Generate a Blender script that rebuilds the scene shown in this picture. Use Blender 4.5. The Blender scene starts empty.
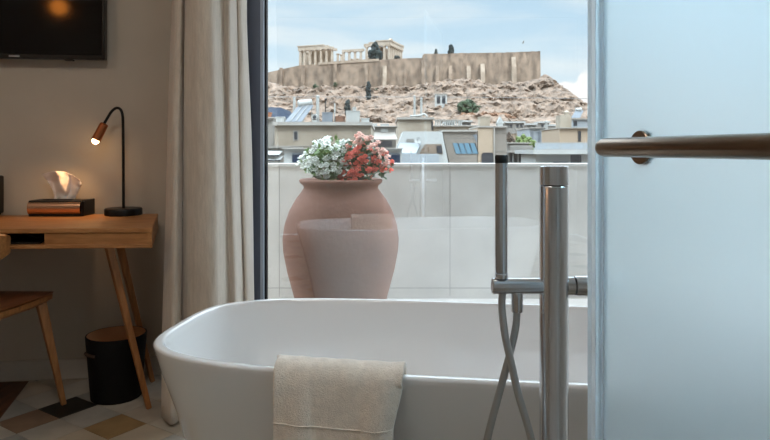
import bpy, bmesh, math, random
from mathutils import Vector, Matrix, noise as N
random.seed(7)
C = bpy.context.scene.collection
F, H = 640.0, 1.05                      # focal length in pixels, eye height

def P(px, py, d):                       # place in the room / city seen at a pixel, at depth d
    return Vector(((px-385)/F*d, d, H+(150-py)/F*d))
def XP(px, d): return (px-385)/F*d
def ZP(py, d): return H+(150-py)/F*d

# ------------------------------------------------------------ materials
def lin(c):
    return tuple(((v/255)/12.92 if v/255 <= .04045 else ((v/255+.055)/1.055)**2.4) for v in c)
def mat(name, rgb, rough=.6, metal=0., var=.0, scale=8., rgb2=None, bump=0., bscale=None, spec=.5, sheen=0., stretch=(1,1,1), detail=4., coat=0., contrast=(.35,.65)):
    m = bpy.data.materials.new(name); m.use_nodes = True
    nt = m.node_tree; n = nt.nodes; L = nt.links
    b = n['Principled BSDF']
    c = lin(rgb)
    b.inputs['Base Color'].default_value = (*c, 1)
    b.inputs['Roughness'].default_value = rough
    b.inputs['Metallic'].default_value = metal
    b.inputs['Specular IOR Level'].default_value = spec
    b.inputs['Sheen Weight'].default_value = sheen
    b.inputs['Coat Weight'].default_value = coat
    if var or rgb2 or bump:
        tc = n.new('ShaderNodeTexCoord'); mp = n.new('ShaderNodeMapping')
        mp.inputs['Scale'].default_value = stretch
        L.new(tc.outputs['Object'], mp.inputs['Vector'])
    if var or rgb2:
        t = n.new('ShaderNodeTexNoise'); t.inputs['Scale'].default_value = scale; t.inputs['Detail'].default_value = detail
        L.new(mp.outputs['Vector'], t.inputs['Vector'])
        r = n.new('ShaderNodeValToRGB')
        r.color_ramp.elements[0].position, r.color_ramp.elements[1].position = contrast
        if rgb2: c0, c1 = c, lin(rgb2)
        else: c0, c1 = tuple(v*(1-var) for v in c), tuple(min(1, v*(1+var)) for v in c)
        r.color_ramp.elements[0].color = (*c0, 1); r.color_ramp.elements[1].color = (*c1, 1)
        L.new(t.outputs['Fac'], r.inputs['Fac']); L.new(r.outputs['Color'], b.inputs['Base Color'])
    if bump:
        t2 = n.new('ShaderNodeTexNoise'); t2.inputs['Scale'].default_value = bscale or scale*4; t2.inputs['Detail'].default_value = 3
        L.new(mp.outputs['Vector'], t2.inputs['Vector'])
        bp = n.new('ShaderNodeBump'); bp.inputs['Strength'].default_value = bump; bp.inputs['Distance'].default_value = .02
        L.new(t2.outputs['Fac'], bp.inputs['Height']); L.new(bp.outputs['Normal'], b.inputs['Normal'])
    return m
def emit(name, rgb, s):
    m = bpy.data.materials.new(name); m.use_nodes = True; b = m.node_tree.nodes['Principled BSDF']
    b.inputs['Base Color'].default_value = (*lin(rgb), 1)
    b.inputs['Emission Color'].default_value = (*lin(rgb), 1); b.inputs['Emission Strength'].default_value = s
    return m
M = {}
M['wall'] = mat('wall_paint', (196,186,172), .85, var=.04, scale=3)
M['white'] = mat('white_paint', (232,230,226), .7, var=.03, scale=4)
M['ceil'] = mat('ceiling_paint', (234,232,228), .9)
M['skirt'] = mat('skirting_paint', (200,192,182), .6, var=.03)
M['cream'] = mat('cream_marble', (190,182,168), .35, rgb2=(160,152,140), scale=5, detail=8)
M['greym'] = mat('grey_marble', (172,168,160), .35, rgb2=(140,137,130), scale=6, detail=8)
M['beigem'] = mat('beige_marble', (190,176,155), .35, rgb2=(166,152,134), scale=5, detail=8)
M['tan'] = mat('tan_stone', (152,124,86), .4, var=.12, scale=14)
M['tanb'] = mat('brown_stone', (132,106,84), .4, var=.12, scale=14)
M['blackt'] = mat('black_stone', (22,24,24), .4, var=.2, scale=14)
M['grout'] = mat('grout', (132,126,118), .9)
M['floorwood'] = mat('floor_wood', (104,62,36), .45, rgb2=(74,42,24), scale=5, stretch=(6,1,1), detail=6)
M['oak'] = mat('oak', (190,134,80), .45, rgb2=(160,106,60), scale=9, stretch=(1,7,7), detail=6)
M['oakv'] = mat('oak_upright', (182,124,72), .45, rgb2=(150,98,54), scale=9, stretch=(7,7,1), detail=6)
M['seat'] = mat('stained_seat_wood', (150,92,52), .4, rgb2=(118,70,38), scale=8, stretch=(7,1,1), detail=6)
M['black'] = mat('black_plastic', (14,14,15), .45)
M['blackmetal'] = mat('black_metal', (16,15,15), .4, metal=.3)
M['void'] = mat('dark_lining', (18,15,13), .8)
M['copper'] = mat('copper', (196,118,78), .3, metal=1, var=.08, scale=20)
M['tube'] = mat('brushed_copper', (226,180,150), .25, metal=1, var=.04, scale=20, stretch=(.3,8,8))
M['tissue'] = mat('tissue_paper', (252,238,228), .9)
M['screen'] = mat('tv_glass', (2,2,3), .08, spec=.5)
M['bezel'] = mat('tv_bezel', (8,9,12), .3)
M['logo'] = mat('silver_mark', (170,174,180), .4, metal=.6)
M['binm'] = mat('black_leatherette', (7,9,11), .6, var=.2, scale=30, bump=.2, bscale=160, spec=.25)
M['binin'] = mat('tan_bin_lining', (196,144,100), .7, var=.1)
M['linen'] = mat('linen', (208,195,180), .9, var=.07, scale=90, stretch=(1,1,.15), bump=.25, bscale=300, sheen=.3)
M['ceramic'] = mat('white_enamel', (240,240,240), .05, coat=.5, spec=.6)
M['towel'] = mat('terry', (244,230,214), .95, var=.06, scale=50, bump=.35, bscale=420, sheen=.6)
M['steel'] = mat('brushed_steel', (214,216,220), .22, metal=1, var=.06, scale=30, stretch=(12,12,.4))
M['steelh'] = mat('brushed_steel_level', (214,216,220), .22, metal=1, var=.06, scale=30, stretch=(.4,12,12))
M['bronze'] = mat('brushed_bronze', (142,122,104), .28, metal=1, var=.06, scale=24, stretch=(1,1,14))
M['hose'] = mat('steel_hose', (190,190,190), .3, metal=.9)
M['frame'] = mat('anthracite_aluminium', (96,104,122), .45)
M['gasket'] = mat('black_gasket', (10,11,12), .6)
M['bead'] = mat('grey_glazing_bead', (168,178,194), .4)
M['parapet'] = mat('stone_cladding', (204,200,194), .7, rgb2=(188,184,178), scale=3.5, detail=8, bump=.05, bscale=60)
M['joint'] = mat('joint', (150,146,142), .9)
M['deck'] = mat('terrace_stone', (196,190,184), .7, var=.06, scale=4)
M['clay'] = mat('terracotta', (142,100,82), .8, rgb2=(126,88,73), scale=5, detail=7, bump=.12, bscale=40)
M['soil'] = mat('soil', (48,36,28), .95, var=.3, scale=40)
M['leaf'] = mat('leaf_green', (82,118,66), .5, rgb2=(38,72,46), scale=22)
M['leafl'] = mat('leaf_light_green', (140,168,92), .5, rgb2=(70,110,60), scale=22)
M['petalw'] = mat('white_petal', (244,248,240), .6)
M['petalr'] = mat('coral_petal', (255,112,92), .6, rgb2=(255,146,128), scale=40)
M['petalp'] = mat('pink_petal', (255,222,208), .6, rgb2=(255,186,168), scale=40)
# city
M['rock'] = mat('limestone_rock', (136,115,98), .95, rgb2=(90,77,66), scale=.22, detail=12, bump=.7, bscale=.6, contrast=(.36,.66))
M['fort'] = mat('old_masonry', (150,130,112), .95, rgb2=(98,84,72), scale=.30, detail=12, bump=.9, bscale=.8, stretch=(1,1,.5), contrast=(.36,.68))
M['fortl'] = mat('pale_masonry', (164,147,130), .95, rgb2=(136,120,104), scale=.3, detail=8)
M['marble'] = mat('old_marble', (173,160,145), .9, rgb2=(157,140,122), scale=.3, detail=8)
M['marbled'] = mat('weathered_marble', (151,132,112), .9, rgb2=(129,109,90), scale=.3, detail=8)
M['render'] = mat('beige_render', (150,139,124), .9, rgb2=(128,116,100), scale=.5, detail=7)
M['render2'] = mat('pale_beige_render', (160,149,134), .9, rgb2=(140,128,112), scale=.6, detail=7)
M['slabm'] = mat('weathered_concrete', (146,141,134), .9, var=.10, scale=.8)
M['greyr'] = mat('grey_render', (122,118,112), .9, var=.08, scale=.6)
M['whiter'] = mat('white_render', (162,163,160), .85, var=.04, scale=.5)
M['taupe'] = mat('taupe_cladding', (125,117,108), .8, var=.05, scale=.6)
M['sand'] = mat('sand_render', (158,140,120), .85, var=.05, scale=.6)
M['winb'] = mat('dark_blue_glass', (12,34,58), .3, spec=.3)
M['wind'] = mat('dark_window', (40,42,48), .2, spec=.6)
M['skyl'] = mat('skylight_glass', (99,135,154), .1, metal=.3, spec=.8)
M['galv'] = mat('galvanised_metal', (153,153,149), .5, metal=.2, var=.06, scale=2)
M['blueg'] = mat('blue_grey_sheet', (104,110,116), .55, var=.08, scale=2)
M['awng'] = mat('pale_blue_awning', (140,146,150), .8, var=.04, scale=1)
M['darkroof'] = mat('dark_blue_roof', (40,50,64), .95, var=.15, scale=.6, spec=.1)
M['orange'] = mat('fired_clay', (137,83,51), .8)
M['brownb'] = mat('brown_brick', (114,80,61), .8, var=.1)
M['conif'] = mat('dark_conifer', (36,48,46), .9, rgb2=(19,29,31), scale=.5)
M['bushm'] = mat('green_bush', (56,72,44), .9, rgb2=(33,49,33), scale=.6)
M['treel'] = mat('yellow_green_leaves', (110,123,62), .8, rgb2=(68,88,43), scale=1.2)
M['barkm'] = mat('bark', (65,51,39), .9)
M['townground'] = mat('town_ground', (122,115,103), .95, var=.12, scale=.05)
M['earthw'] = mat('terrace_wall', (116,100,86), .9, var=.15, scale=1.5)
M['rust'] = mat('rust_earth', (138,106,84), .95, rgb2=(118,88,68), scale=.4, detail=8)
M['cablem'] = mat('grey_cable', (120,118,116), .7)

def glass_mat():
    m = bpy.data.materials.new('window_glass'); m.use_nodes = True
    nt = m.node_tree; n = nt.nodes; L = nt.links; n.clear()
    o = n.new('ShaderNodeOutputMaterial'); mx = n.new('ShaderNodeMixShader')
    tr = n.new('ShaderNodeBsdfTransparent'); tr.inputs[0].default_value = (.97,.985,.98,1)
    gl = n.new('ShaderNodeBsdfGlossy'); gl.inputs['Roughness'].default_value = 0
    ge = n.new('ShaderNodeNewGeometry'); fr = n.new('ShaderNodeFresnel'); mr = n.new('ShaderNodeMapRange')
    mr.inputs['To Min'].default_value = 2.2; mr.inputs['To Max'].default_value = 1/2.2
    L.new(ge.outputs['Backfacing'], mr.inputs['Value']); L.new(mr.outputs['Result'], fr.inputs['IOR'])
    L.new(fr.outputs[0], mx.inputs[0]); L.new(tr.outputs[0], mx.inputs[1]); L.new(gl.outputs[0], mx.inputs[2])
    L.new(mx.outputs[0], o.inputs[0]); return m
M['glass'] = glass_mat()
def frost_mat(name, col, rough, w):
    m = bpy.data.materials.new(name); m.use_nodes = True
    nt = m.node_tree; n = nt.nodes; L = nt.links; n.clear()
    o = n.new('ShaderNodeOutputMaterial'); mx = n.new('ShaderNodeMixShader'); mx.inputs[0].default_value = w
    rf = n.new('ShaderNodeBsdfRefraction'); rf.inputs['Color'].default_value = (*col,1); rf.inputs['Roughness'].default_value = rough; rf.inputs['IOR'].default_value = 1.3
    tl = n.new('ShaderNodeBsdfTranslucent'); tl.inputs['Color'].default_value = (*col,1)
    L.new(rf.outputs[0], mx.inputs[1]); L.new(tl.outputs[0], mx.inputs[2]); L.new(mx.outputs[0], o.inputs[0])
    return m
M['frost'] = frost_mat('frosted_glass', (.95,.985,1.0), .41, .34)
M['seal'] = frost_mat('clear_seal', (.95,.985,1), .4, .5)

# ------------------------------------------------------------ mesh helpers
LOC = {}
class MB:
    def __init__(s): s.bm = bmesh.new()
    def box(s, x0, x1, y0, y1, z0, z1):
        return s.hexa([(x0,y0),(x1,y0),(x1,y1),(x0,y1)], z0, z1)
    def hexa(s, poly, z0, z1, topoly=None):
        tp = topoly or poly
        b = [s.bm.verts.new((p[0],p[1],z0)) for p in poly]; t = [s.bm.verts.new((p[0],p[1],z1)) for p in tp]
        n = len(poly)
        s.bm.faces.new(b[::-1]); s.bm.faces.new(t)
        for i in range(n): s.bm.faces.new((b[i], b[(i+1)%n], t[(i+1)%n], t[i]))
        return s
    def extr(s, pts, vec):                      # polygon (3D points) extruded by a vector
        a = [s.bm.verts.new(p) for p in pts]; v = Vector(vec); b = [s.bm.verts.new(Vector(p)+v) for p in pts]
        n = len(pts)
        s.bm.faces.new(a); s.bm.faces.new(b[::-1])
        for i in range(n): s.bm.faces.new((a[i], b[i], b[(i+1)%n], a[(i+1)%n]))
        return s
    def obox(s, c, ax, hx, hy, z0, z1):         # box turned in plan; ax = angle
        cs, sn = math.cos(ax), math.sin(ax)
        return s.hexa([(c[0]+u*hx*cs-v*hy*sn, c[1]+u*hx*sn+v*hy*cs) for u,v in ((-1,-1),(1,-1),(1,1),(-1,1))], z0, z1)
    def tube(s, pts, r, seg=12, caps=True, closed=False):
        pts = [Vector(p) for p in pts]; n = len(pts)
        rr = r if isinstance(r, (list,tuple)) else [r]*n
        rings = []; up = None
        for i, p in enumerate(pts):
            t = (pts[min(i+1,n-1)]-pts[max(i-1,0)]).normalized()
            if up is None:
                up = Vector((0,0,1)) if abs(t.z) < .9 else Vector((1,0,0))
            a = (up - t*up.dot(t)).normalized(); b = t.cross(a); up = a
            rings.append([s.bm.verts.new(p+(a*math.cos(2*math.pi*k/seg)+b*math.sin(2*math.pi*k/seg))*rr[i]) for k in range(seg)])
        for i in range(n-1):
            for k in range(seg):
                s.bm.faces.new((rings[i][k], rings[i][(k+1)%seg], rings[i+1][(k+1)%seg], rings[i+1][k]))
        if caps: s.bm.faces.new(rings[0][::-1]); s.bm.faces.new(rings[-1])
        return s
    def lathe(s, c, prof, seg=32, caps=True):              # prof: (r, z) from c
        rings = []
        for r, z in prof:
            if r < 1e-6: rings.append([s.bm.verts.new((c[0],c[1],c[2]+z))])
            else: rings.append([s.bm.verts.new((c[0]+r*math.cos(2*math.pi*k/seg), c[1]+r*math.sin(2*math.pi*k/seg), c[2]+z)) for k in range(seg)])
        for a, b in zip(rings, rings[1:]):
            for k in range(seg):
                k2 = (k+1)%seg
                if len(a) == 1 and len(b) == 1: continue
                if len(a) == 1: s.bm.faces.new((a[0], b[k2], b[k]))
                elif len(b) == 1: s.bm.faces.new((a[k], a[k2], b[0]))
                else: s.bm.faces.new((a[k], a[k2], b[k2], b[k]))
        if caps and len(rings[0]) > 1: s.bm.faces.new(rings[0][::-1])
        if caps and len(rings[-1]) > 1: s.bm.faces.new(rings[-1])
        return s
    def blob(s, c, r, sub=2, rough=.25, fr=2., sq=(1,1,1)):
        g = bmesh.ops.create_icosphere(s.bm, subdivisions=sub, radius=1)
        off = random.random()*50
        for v in g['verts']:
            k = 1+rough*N.noise(v.co*fr+Vector((off,off,off)))*1.6
            v.co = Vector((v.co.x*sq[0]*r*k, v.co.y*sq[1]*r*k, v.co.z*sq[2]*r*k))+Vector(c)
        return s
    def leaf(s, c, d, n, ln, w):
        d = d.normalized(); q = d.cross(n).normalized()*w; c = Vector(c)
        nn = q.cross(d).normalized()*w*.3
        v = [s.bm.verts.new(p) for p in (c, c+d*ln*.5+q+nn, c+d*ln, c+d*ln*.5-q+nn, c+d*ln*.5)]
        s.bm.faces.new((v[0],v[1],v[4])); s.bm.faces.new((v[1],v[2],v[4])); s.bm.faces.new((v[2],v[3],v[4])); s.bm.faces.new((v[3],v[0],v[4]))
        return s
    def build(s, name, m, parent=None, smooth=False, bevel=0., loc=None, keep=False):
        bmesh.ops.recalc_face_normals(s.bm, faces=s.bm.faces)
        me = bpy.data.meshes.new(name); 
        if parent is not None: base = LOC[parent.name]
        elif loc is not None: base = Vector(loc)
        else:
            xs = [v.co for v in s.bm.verts]
            base = Vector(((min(p.x for p in xs)+max(p.x for p in xs))/2, (min(p.y for p in xs)+max(p.y for p in xs))/2, min(p.z for p in xs)))
        bmesh.ops.translate(s.bm, verts=s.bm.verts, vec=-base)
        s.bm.to_mesh(me); s.bm.free()
        for mm in (m if isinstance(m, list) else [m]): me.materials.append(mm)
        o = bpy.data.objects.new(name, me); C.objects.link(o)
        if parent is not None: o.parent = parent; LOC[o.name] = base.copy()
        else: o.location = base; LOC[o.name] = base.copy()
        if smooth:
            me.shade_smooth()
            if smooth != 'all': me.set_sharp_from_angle(angle=math.radians(40))
        if bevel:
            md = o.modifiers.new('bevel', 'BEVEL'); md.width = bevel; md.segments = 2; md.limit_method = 'ANGLE'
        return o
def tag(o, label, cat, group=None, kind=None):
    o['label'] = label; o['category'] = cat
    if group: o['group'] = group
    if kind: o['kind'] = kind
    return o
def thing(name, label, cat, loc, group=None):
    o = bpy.data.objects.new(name, None); C.objects.link(o); o.location = loc; o.empty_display_size = .05
    LOC[o.name] = Vector(loc); return tag(o, label, cat, group)
def struct(name, mb, m, **k):
    o = mb.build(name, m, **k); o['kind'] = 'structure'; return o
def spline(pts, n=8):
    pts = [Vector(p) for p in pts]; out = []
    for i in range(len(pts)-1):
        p0, p1, p2, p3 = pts[max(i-1,0)], pts[i], pts[i+1], pts[min(i+2,len(pts)-1)]
        for k in range(n):
            t = k/n
            out.append(.5*((2*p1)+(p2-p0)*t+(2*p0-5*p1+4*p2-p3)*t*t+(3*p1-p0-3*p2+p3)*t**3))
    out.append(pts[-1]); return out

# ------------------------------------------------------------ room shell
TW = .123
def wallD(x): return 2.975+TW*(x+1.2)
XL, XR, YB, ZC = -3.2, 2.4, -1.7, 2.7
struct('wall_desk', MB().hexa([(XL,wallD(XL)),(-.86,wallD(-.86)),(-.86,3.34),(XL,3.34)], 0, ZC), M['wall'])
struct('wall_reveal', MB().hexa([(-.86,wallD(-.86)),(-.70,3.04),(-.70,3.34),(-.86,3.34)], 0, ZC), M['wall'])
struct('wall_header', MB().box(-.70, XR, 3.06, 3.34, 2.5, ZC), M['white'])
struct('wall_left', MB().box(XL-.15, XL, YB, 3.34, 0, ZC), M['wall'])
struct('wall_back', MB().box(XL-.15, XR+.15, YB-.15, YB, 0, ZC), M['white'])
struct('wall_right', MB().box(XR, XR+.15, YB, 3.34, 0, ZC), M['white'])
struct('ceiling', MB().box(XL-.15, XR+.15, YB-.15, 3.34, ZC, ZC+.12), M['ceil'])
struct('trim_facade', MB().box(XR+.15, 6, 3.0, 3.34, -.3, ZC+.12), M['white'])
fl = MB(); fl.box(XL, XR, YB, 3.34, -.25, -.012)
struct('floor_base', fl, M['grout'])
# marble checker floor laid on the diagonal
def tiles():
    bm = bmesh.new(); a = math.radians(56); ts = .162; g = .0012
    u = Vector((math.cos(a), math.sin(a))); v = Vector((math.sin(a), -math.cos(a))); o = Vector((-1.295, 2.616))
    rnd = random.Random(3)
    known = {(0,0):4, (-1,0):3, (0,2):2, (0,1):1, (-1,1):0, (-1,2):5, (1,1):0, (1,0):1, (-2,0):0, (1,2):0,(2,0):0,(-2,1):1,(0,-1):0}
    for i in range(-30, 31):
        for j in range(-30, 31):
            c = o+u*(i*ts)+v*(j*ts)
            if not (-3.15 < c.x < 2.35 and -1.6 < c.y < 3.2): continue
            if c.y > wallD(c.x)-.07 and c.x < -.75: 
                if c.y > wallD(c.x)+.08: continue
            k = known.get((i,j))
            if k is None:
                k = rnd.choice([0,0,1,5,5,1,0]) 
                if i%3 == 0 and j%3 == 2: k = rnd.choice([2,3,4,3])
            h = ts/2-g
            q = [bm.verts.new((p.x,p.y,0)) for p in (c-u*h-v*h, c+u*h-v*h, c+u*h+v*h, c-u*h+v*h)]
            q2 = [bm.verts.new((x.co.x,x.co.y,-.02)) for x in q]
            fs = [bm.faces.new(q)]+[bm.faces.new((q[t],q[(t+1)%4],q2[(t+1)%4],q2[t])) for t in range(4)]
            for f in fs: f.material_index = k
    mb = MB(); mb.bm.free(); mb.bm = bm
    return struct('floor', mb, [M['cream'],M['greym'],M['tan'],M['tanb'],M['blackt'],M['beigem']])
tiles()
# brown timber floor of the bedroom side, its edge running towards the camera
struct('floor_bedroom', MB().hexa([(-1.615,2.90),(-1.49,2.45),(-1.40,1.6),(-3.15,1.6),(-3.15,2.72)], -.012, .003), M['floorwood'])
# skirting
sk = MB()
def wp(x, off): return (x+TW*off, wallD(x)-off)
sk.hexa([wp(XL,0), wp(XL,.014), wp(-.90,.014), wp(-.90,0)], 0, .092)
struct('baseboard_desk', sk, M['skirt'], bevel=.004)
# ------------------------------------------------------------ window
GD = 3.15
wx0, wx1 = XP(249, GD-.05), XP(264.5, GD-.05)
w = struct('window_1', MB().box(wx0-.01, wx1-.02, GD-.05, GD+.06, 0, 2.5).box(wx0, XR, GD-.05, GD+.06, 2.44, 2.5).box(wx0, XR, GD-.05, GD+.06, 0, .05).box(XR-.06, XR, GD-.05, GD+.06, .05, 2.44), M['frame'])
MB().box(wx1-.02, wx1-.005, GD-.052, GD+.03, .05, 2.44).build('bead', M['bead'], w)
MB().box(wx1-.005, wx1+.004, GD-.020, GD+.02, .05, 2.44).build('gasket', M['gasket'], w)
MB().box(wx1-.002, XR-.06, GD-.006, GD+.006, .05, 2.44).build('pane', M['glass'], w)
# ------------------------------------------------------------ terrace
struct('floor_terrace', MB().box(-3.5, 6, 3.34, 4.75, -.25, 0.005), M['deck'])
PD = 4.5; pz = ZP(163.6, PD)
pr = MB(); pr.box(-4, 6, PD, PD+.2, 0, pz-.02)
par = struct('wall_parapet', pr, M['parapet'])
MB().box(-4, 6, PD-.012, PD+.215, pz-.02, pz).build('coping', M['parapet'], par)
jm = MB()
for x in (XP(450,PD)-2.4, XP(450,PD)-1.2, XP(450,PD), XP(450,PD)+1.2, XP(450,PD)+2.4): jm.box(x-.0025, x+.0025, PD-.001, PD+.004, .02, pz-.02)
jm.box(-4, 6, PD-.001, PD+.004, ZP(288,PD)-.003, ZP(288,PD)+.003)
jm.build('joint', M['joint'], par)

# ------------------------------------------------------------ urn and plants
UD = 3.72
def upx(py): return ZP(py, UD)
ucx = XP(341, UD); k = UD/F
prof = [(.20,0.005),(.215,.02),(.235,.08),(.275,.22),(.312,.36),(.333,.47),(.336,.54),(.325,.62),(.298,.70),(.262,.765),(.232,.805),(.218,.825),(.215,.838),(.224,.850),(.238,.862),(.242,.874),(.236,.882),(.222,.884),(.208,.876),(.200,.855),(.205,.80),(.10,.79),(0,.79)]
t = thing('terracotta_urn', 'large round terracotta urn full of flowers on the terrace', 'urn', (ucx, UD, .005))
MB().lathe((ucx,UD,0), prof[:-3], 56, False).build('body', M['clay'], t, smooth='all')
MB().lathe((ucx,UD,0), [(0,.78),(.203,.79),(.15,.825),(0,.835)], 24).build('soil', M['soil'], t, smooth='all')

def bloom_mesh(kind, m):
    b = MB(); r = random.Random(11 if kind == 'w' else 12)
    heads = 1 if kind == 'w' else 4
    for hh in range(heads):
        off = Vector((0,0,0)) if heads == 1 else Vector((r.uniform(-.014,.014), r.uniform(-.014,.014), r.uniform(-.011,.011)))
        s = .021 if heads == 1 else .0125
        tw = r.random()*6
        for q in range(5):
            a = tw+q*2*math.pi/5; d = Vector((math.cos(a), math.sin(a), .25)).normalized()
            c = off+d*s*.55; tx = Vector((-math.sin(a), math.cos(a), 0)); up = d.cross(tx)
            ring = []
            for j in range(10):
                e = 2*math.pi*j/10
                ring.append(b.bm.verts.new(c+d*math.cos(e)*s*.55+tx*math.sin(e)*s*.5+up*(math.cos(e)*.2*s)))
            ce = b.bm.verts.new(c+up*s*.16); cl = b.bm.verts.new(c-up*s*.10)
            for j in range(10):
                b.bm.faces.new((ring[j], ring[(j+1)%10], ce)); b.bm.faces.new((ring[(j+1)%10], ring[j], cl))
        b.blob(off+Vector((0,0,s*.15)), s*.22, 1, 0)
    bmesh.ops.recalc_face_normals(b.bm, faces=b.bm.faces)
    me = bpy.data.meshes.new('blossom'); b.bm.to_mesh(me); b.bm.free(); me.materials.append(m); me.shade_smooth()
    return me
mw, mr_, mp_ = bloom_mesh('w', M['petalw']), bloom_mesh('r', M['petalr']), bloom_mesh('p', M['petalp'])
def plant(name, label, outline, nbl, base, leafm, seed, sets):
    rr = random.Random(seed)
    base = Vector(base)
    t = thing(name, label, 'flowers', base)
    fo = MB(); st = MB(); pts = []
    def inside(x, y):
        c = False; n = len(outline)
        for i in range(n):
            (x1,y1),(x2,y2) = outline[i], outline[(i+1)%n]
            if (y1 > y) != (y2 > y) and x < (x2-x1)*(y-y1)/(y2-y1)+x1: c = not c
        return c
    xs = [p[0] for p in outline]; ys = [p[1] for p in outline]
    cx = sum(xs)/len(xs); cy = sum(ys)/len(ys); hw = (max(xs)-min(xs))/2
    def sample(front):
        while True:
            x, y = rr.uniform(min(xs),max(xs)), rr.uniform(min(ys),max(ys))
            if inside(x,y): break
        e = max(0, 1-((x-cx)/hw)**2)**.5
        dep = UD-rr.uniform(.65,1.05)*e*.17 if front else UD+rr.uniform(-.8,1.)*e*.16
        return x, y, P(x, y, dep)
    for i in range(520):
        x, y, p = sample(rr.random() < .5)
        p = base+(p-base)*rr.uniform(.72,.97)
        d = Vector((rr.uniform(-1,1), rr.uniform(-1,.6), rr.uniform(-.4,1)))
        fo.leaf(p, d, Vector((rr.uniform(-1,1),rr.uniform(-1,1),rr.uniform(.2,1))), rr.uniform(.025,.045), rr.uniform(.009,.016))
    acc = []
    while len(acc) < nbl:
        x, y, p = sample(rr.random() < .78)
        if all((p-q[2]).length > .023 for q in acc): acc.append((x,y,p))
        elif rr.random() < .02: acc.append((x,y,p))
    for i in range(14):
        p = acc[i][2]; st.tube(spline([base, base.lerp(p,.5)+Vector((0,0,.03)), p], 4), .0025, 5)
    fo.build('foliage', leafm, t); st.build('stem', M['leafl'], t)
    for x, y, p in acc:
        me = sets(x, y, rr)
        o = bpy.data.objects.new('blossom', me); C.objects.link(o); o.parent = t
        o.location = p-base; s = rr.uniform(.8,1.2); o.scale = (s,s,s)
        view = (Vector((0,0,H))-p).normalized()*.6+(p-base).normalized()*.6+Vector((rr.uniform(-.4,.4),rr.uniform(-.4,.4),rr.uniform(-.1,.5)))
        o.rotation_euler = view.to_track_quat('Z','Y').to_euler()
plant('white_flowering_plant', 'white flowering plant in the left half of the terracotta urn', [(297,164),(303,152),(313,143),(325,137),(340,137),(351,143),(350,160),(344,172),(330,178),(316,176),(306,170)], 88, (XP(328,UD),UD,.80), M['leafl'], 5, lambda x,y,r: mw)
plant('coral_flowering_plant', 'coral and pink flowering plant in the right half of the terracotta urn', [(346,142),(353,135),(366,135),(378,142),(389,152),(394,166),(391,175),(380,172),(369,184),(357,188),(342,186),(337,176),(345,166),(347,154)], 96, (XP(356,UD),UD,.80), M['leaf'], 9,
      lambda x,y,r: mp_ if (y < 150-.2*(370-x) or (x > 376 and y < 164) ) and r.random() < .8 else mr_)

# ------------------------------------------------------------ bathtub
TC, TA, TB, TR, TN, TH = Vector((.250,1.784)), .872, .374, -.138, 3.7, .54
def tp(ang, inset):
    a, b = TA-inset, TB-inset
    c, s = math.cos(ang), math.sin(ang)
    x = a*math.copysign(abs(c)**(2/TN), c); y = b*math.copysign(abs(s)**(2/TN), s)
    return tl(x, y)
def tl(x, y):
    cr, sr = math.cos(TR), math.sin(TR)
    return Vector((TC.x+x*cr-y*sr, TC.y+x*sr+y*cr))
def tub():
    b = MB(); seg = 128
    rings = [(.135,0),(.128,.012),(.115,.08),(.085,.22),(.05,.36),(.016,.47),(.0035,.52),(.0008,.532),(.001,.536),(.0035,.5392),(.008,.5404),(.018,.5404),(.0225,.539),(.0255,.535),(.030,.52),(.040,.48),(.065,.38),(.095,.27),(.13,.19),(.17,.145),(.22,.125),(.30,.118)]
    vs = []
    for ins, z in rings:
        vs.append([b.bm.verts.new((*tp(2*math.pi*kk/seg, ins), z)) for kk in range(seg)])
    for r0, r1 in zip(vs, vs[1:]):
        for kk in range(seg): b.bm.faces.new((r0[kk], r0[(kk+1)%seg], r1[(kk+1)%seg], r1[kk]))
    b.bm.faces.new(vs[0][::-1]); b.bm.faces.new(vs[-1])
    t = thing('bathtub', 'white freestanding oval bathtub in front of the window', 'bathtub', (TC.x, TC.y, 0))
    o = b.build('shell', M['ceramic'], t, smooth='all')
    q = tl(.1, 0); MB().lathe((q.x,q.y,.118), [(0,0),(.033,0),(.033,.004),(.028,.007),(0,.008)], 24).build('drain', M['steel'], t, smooth=True)
    return t
tub()
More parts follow.
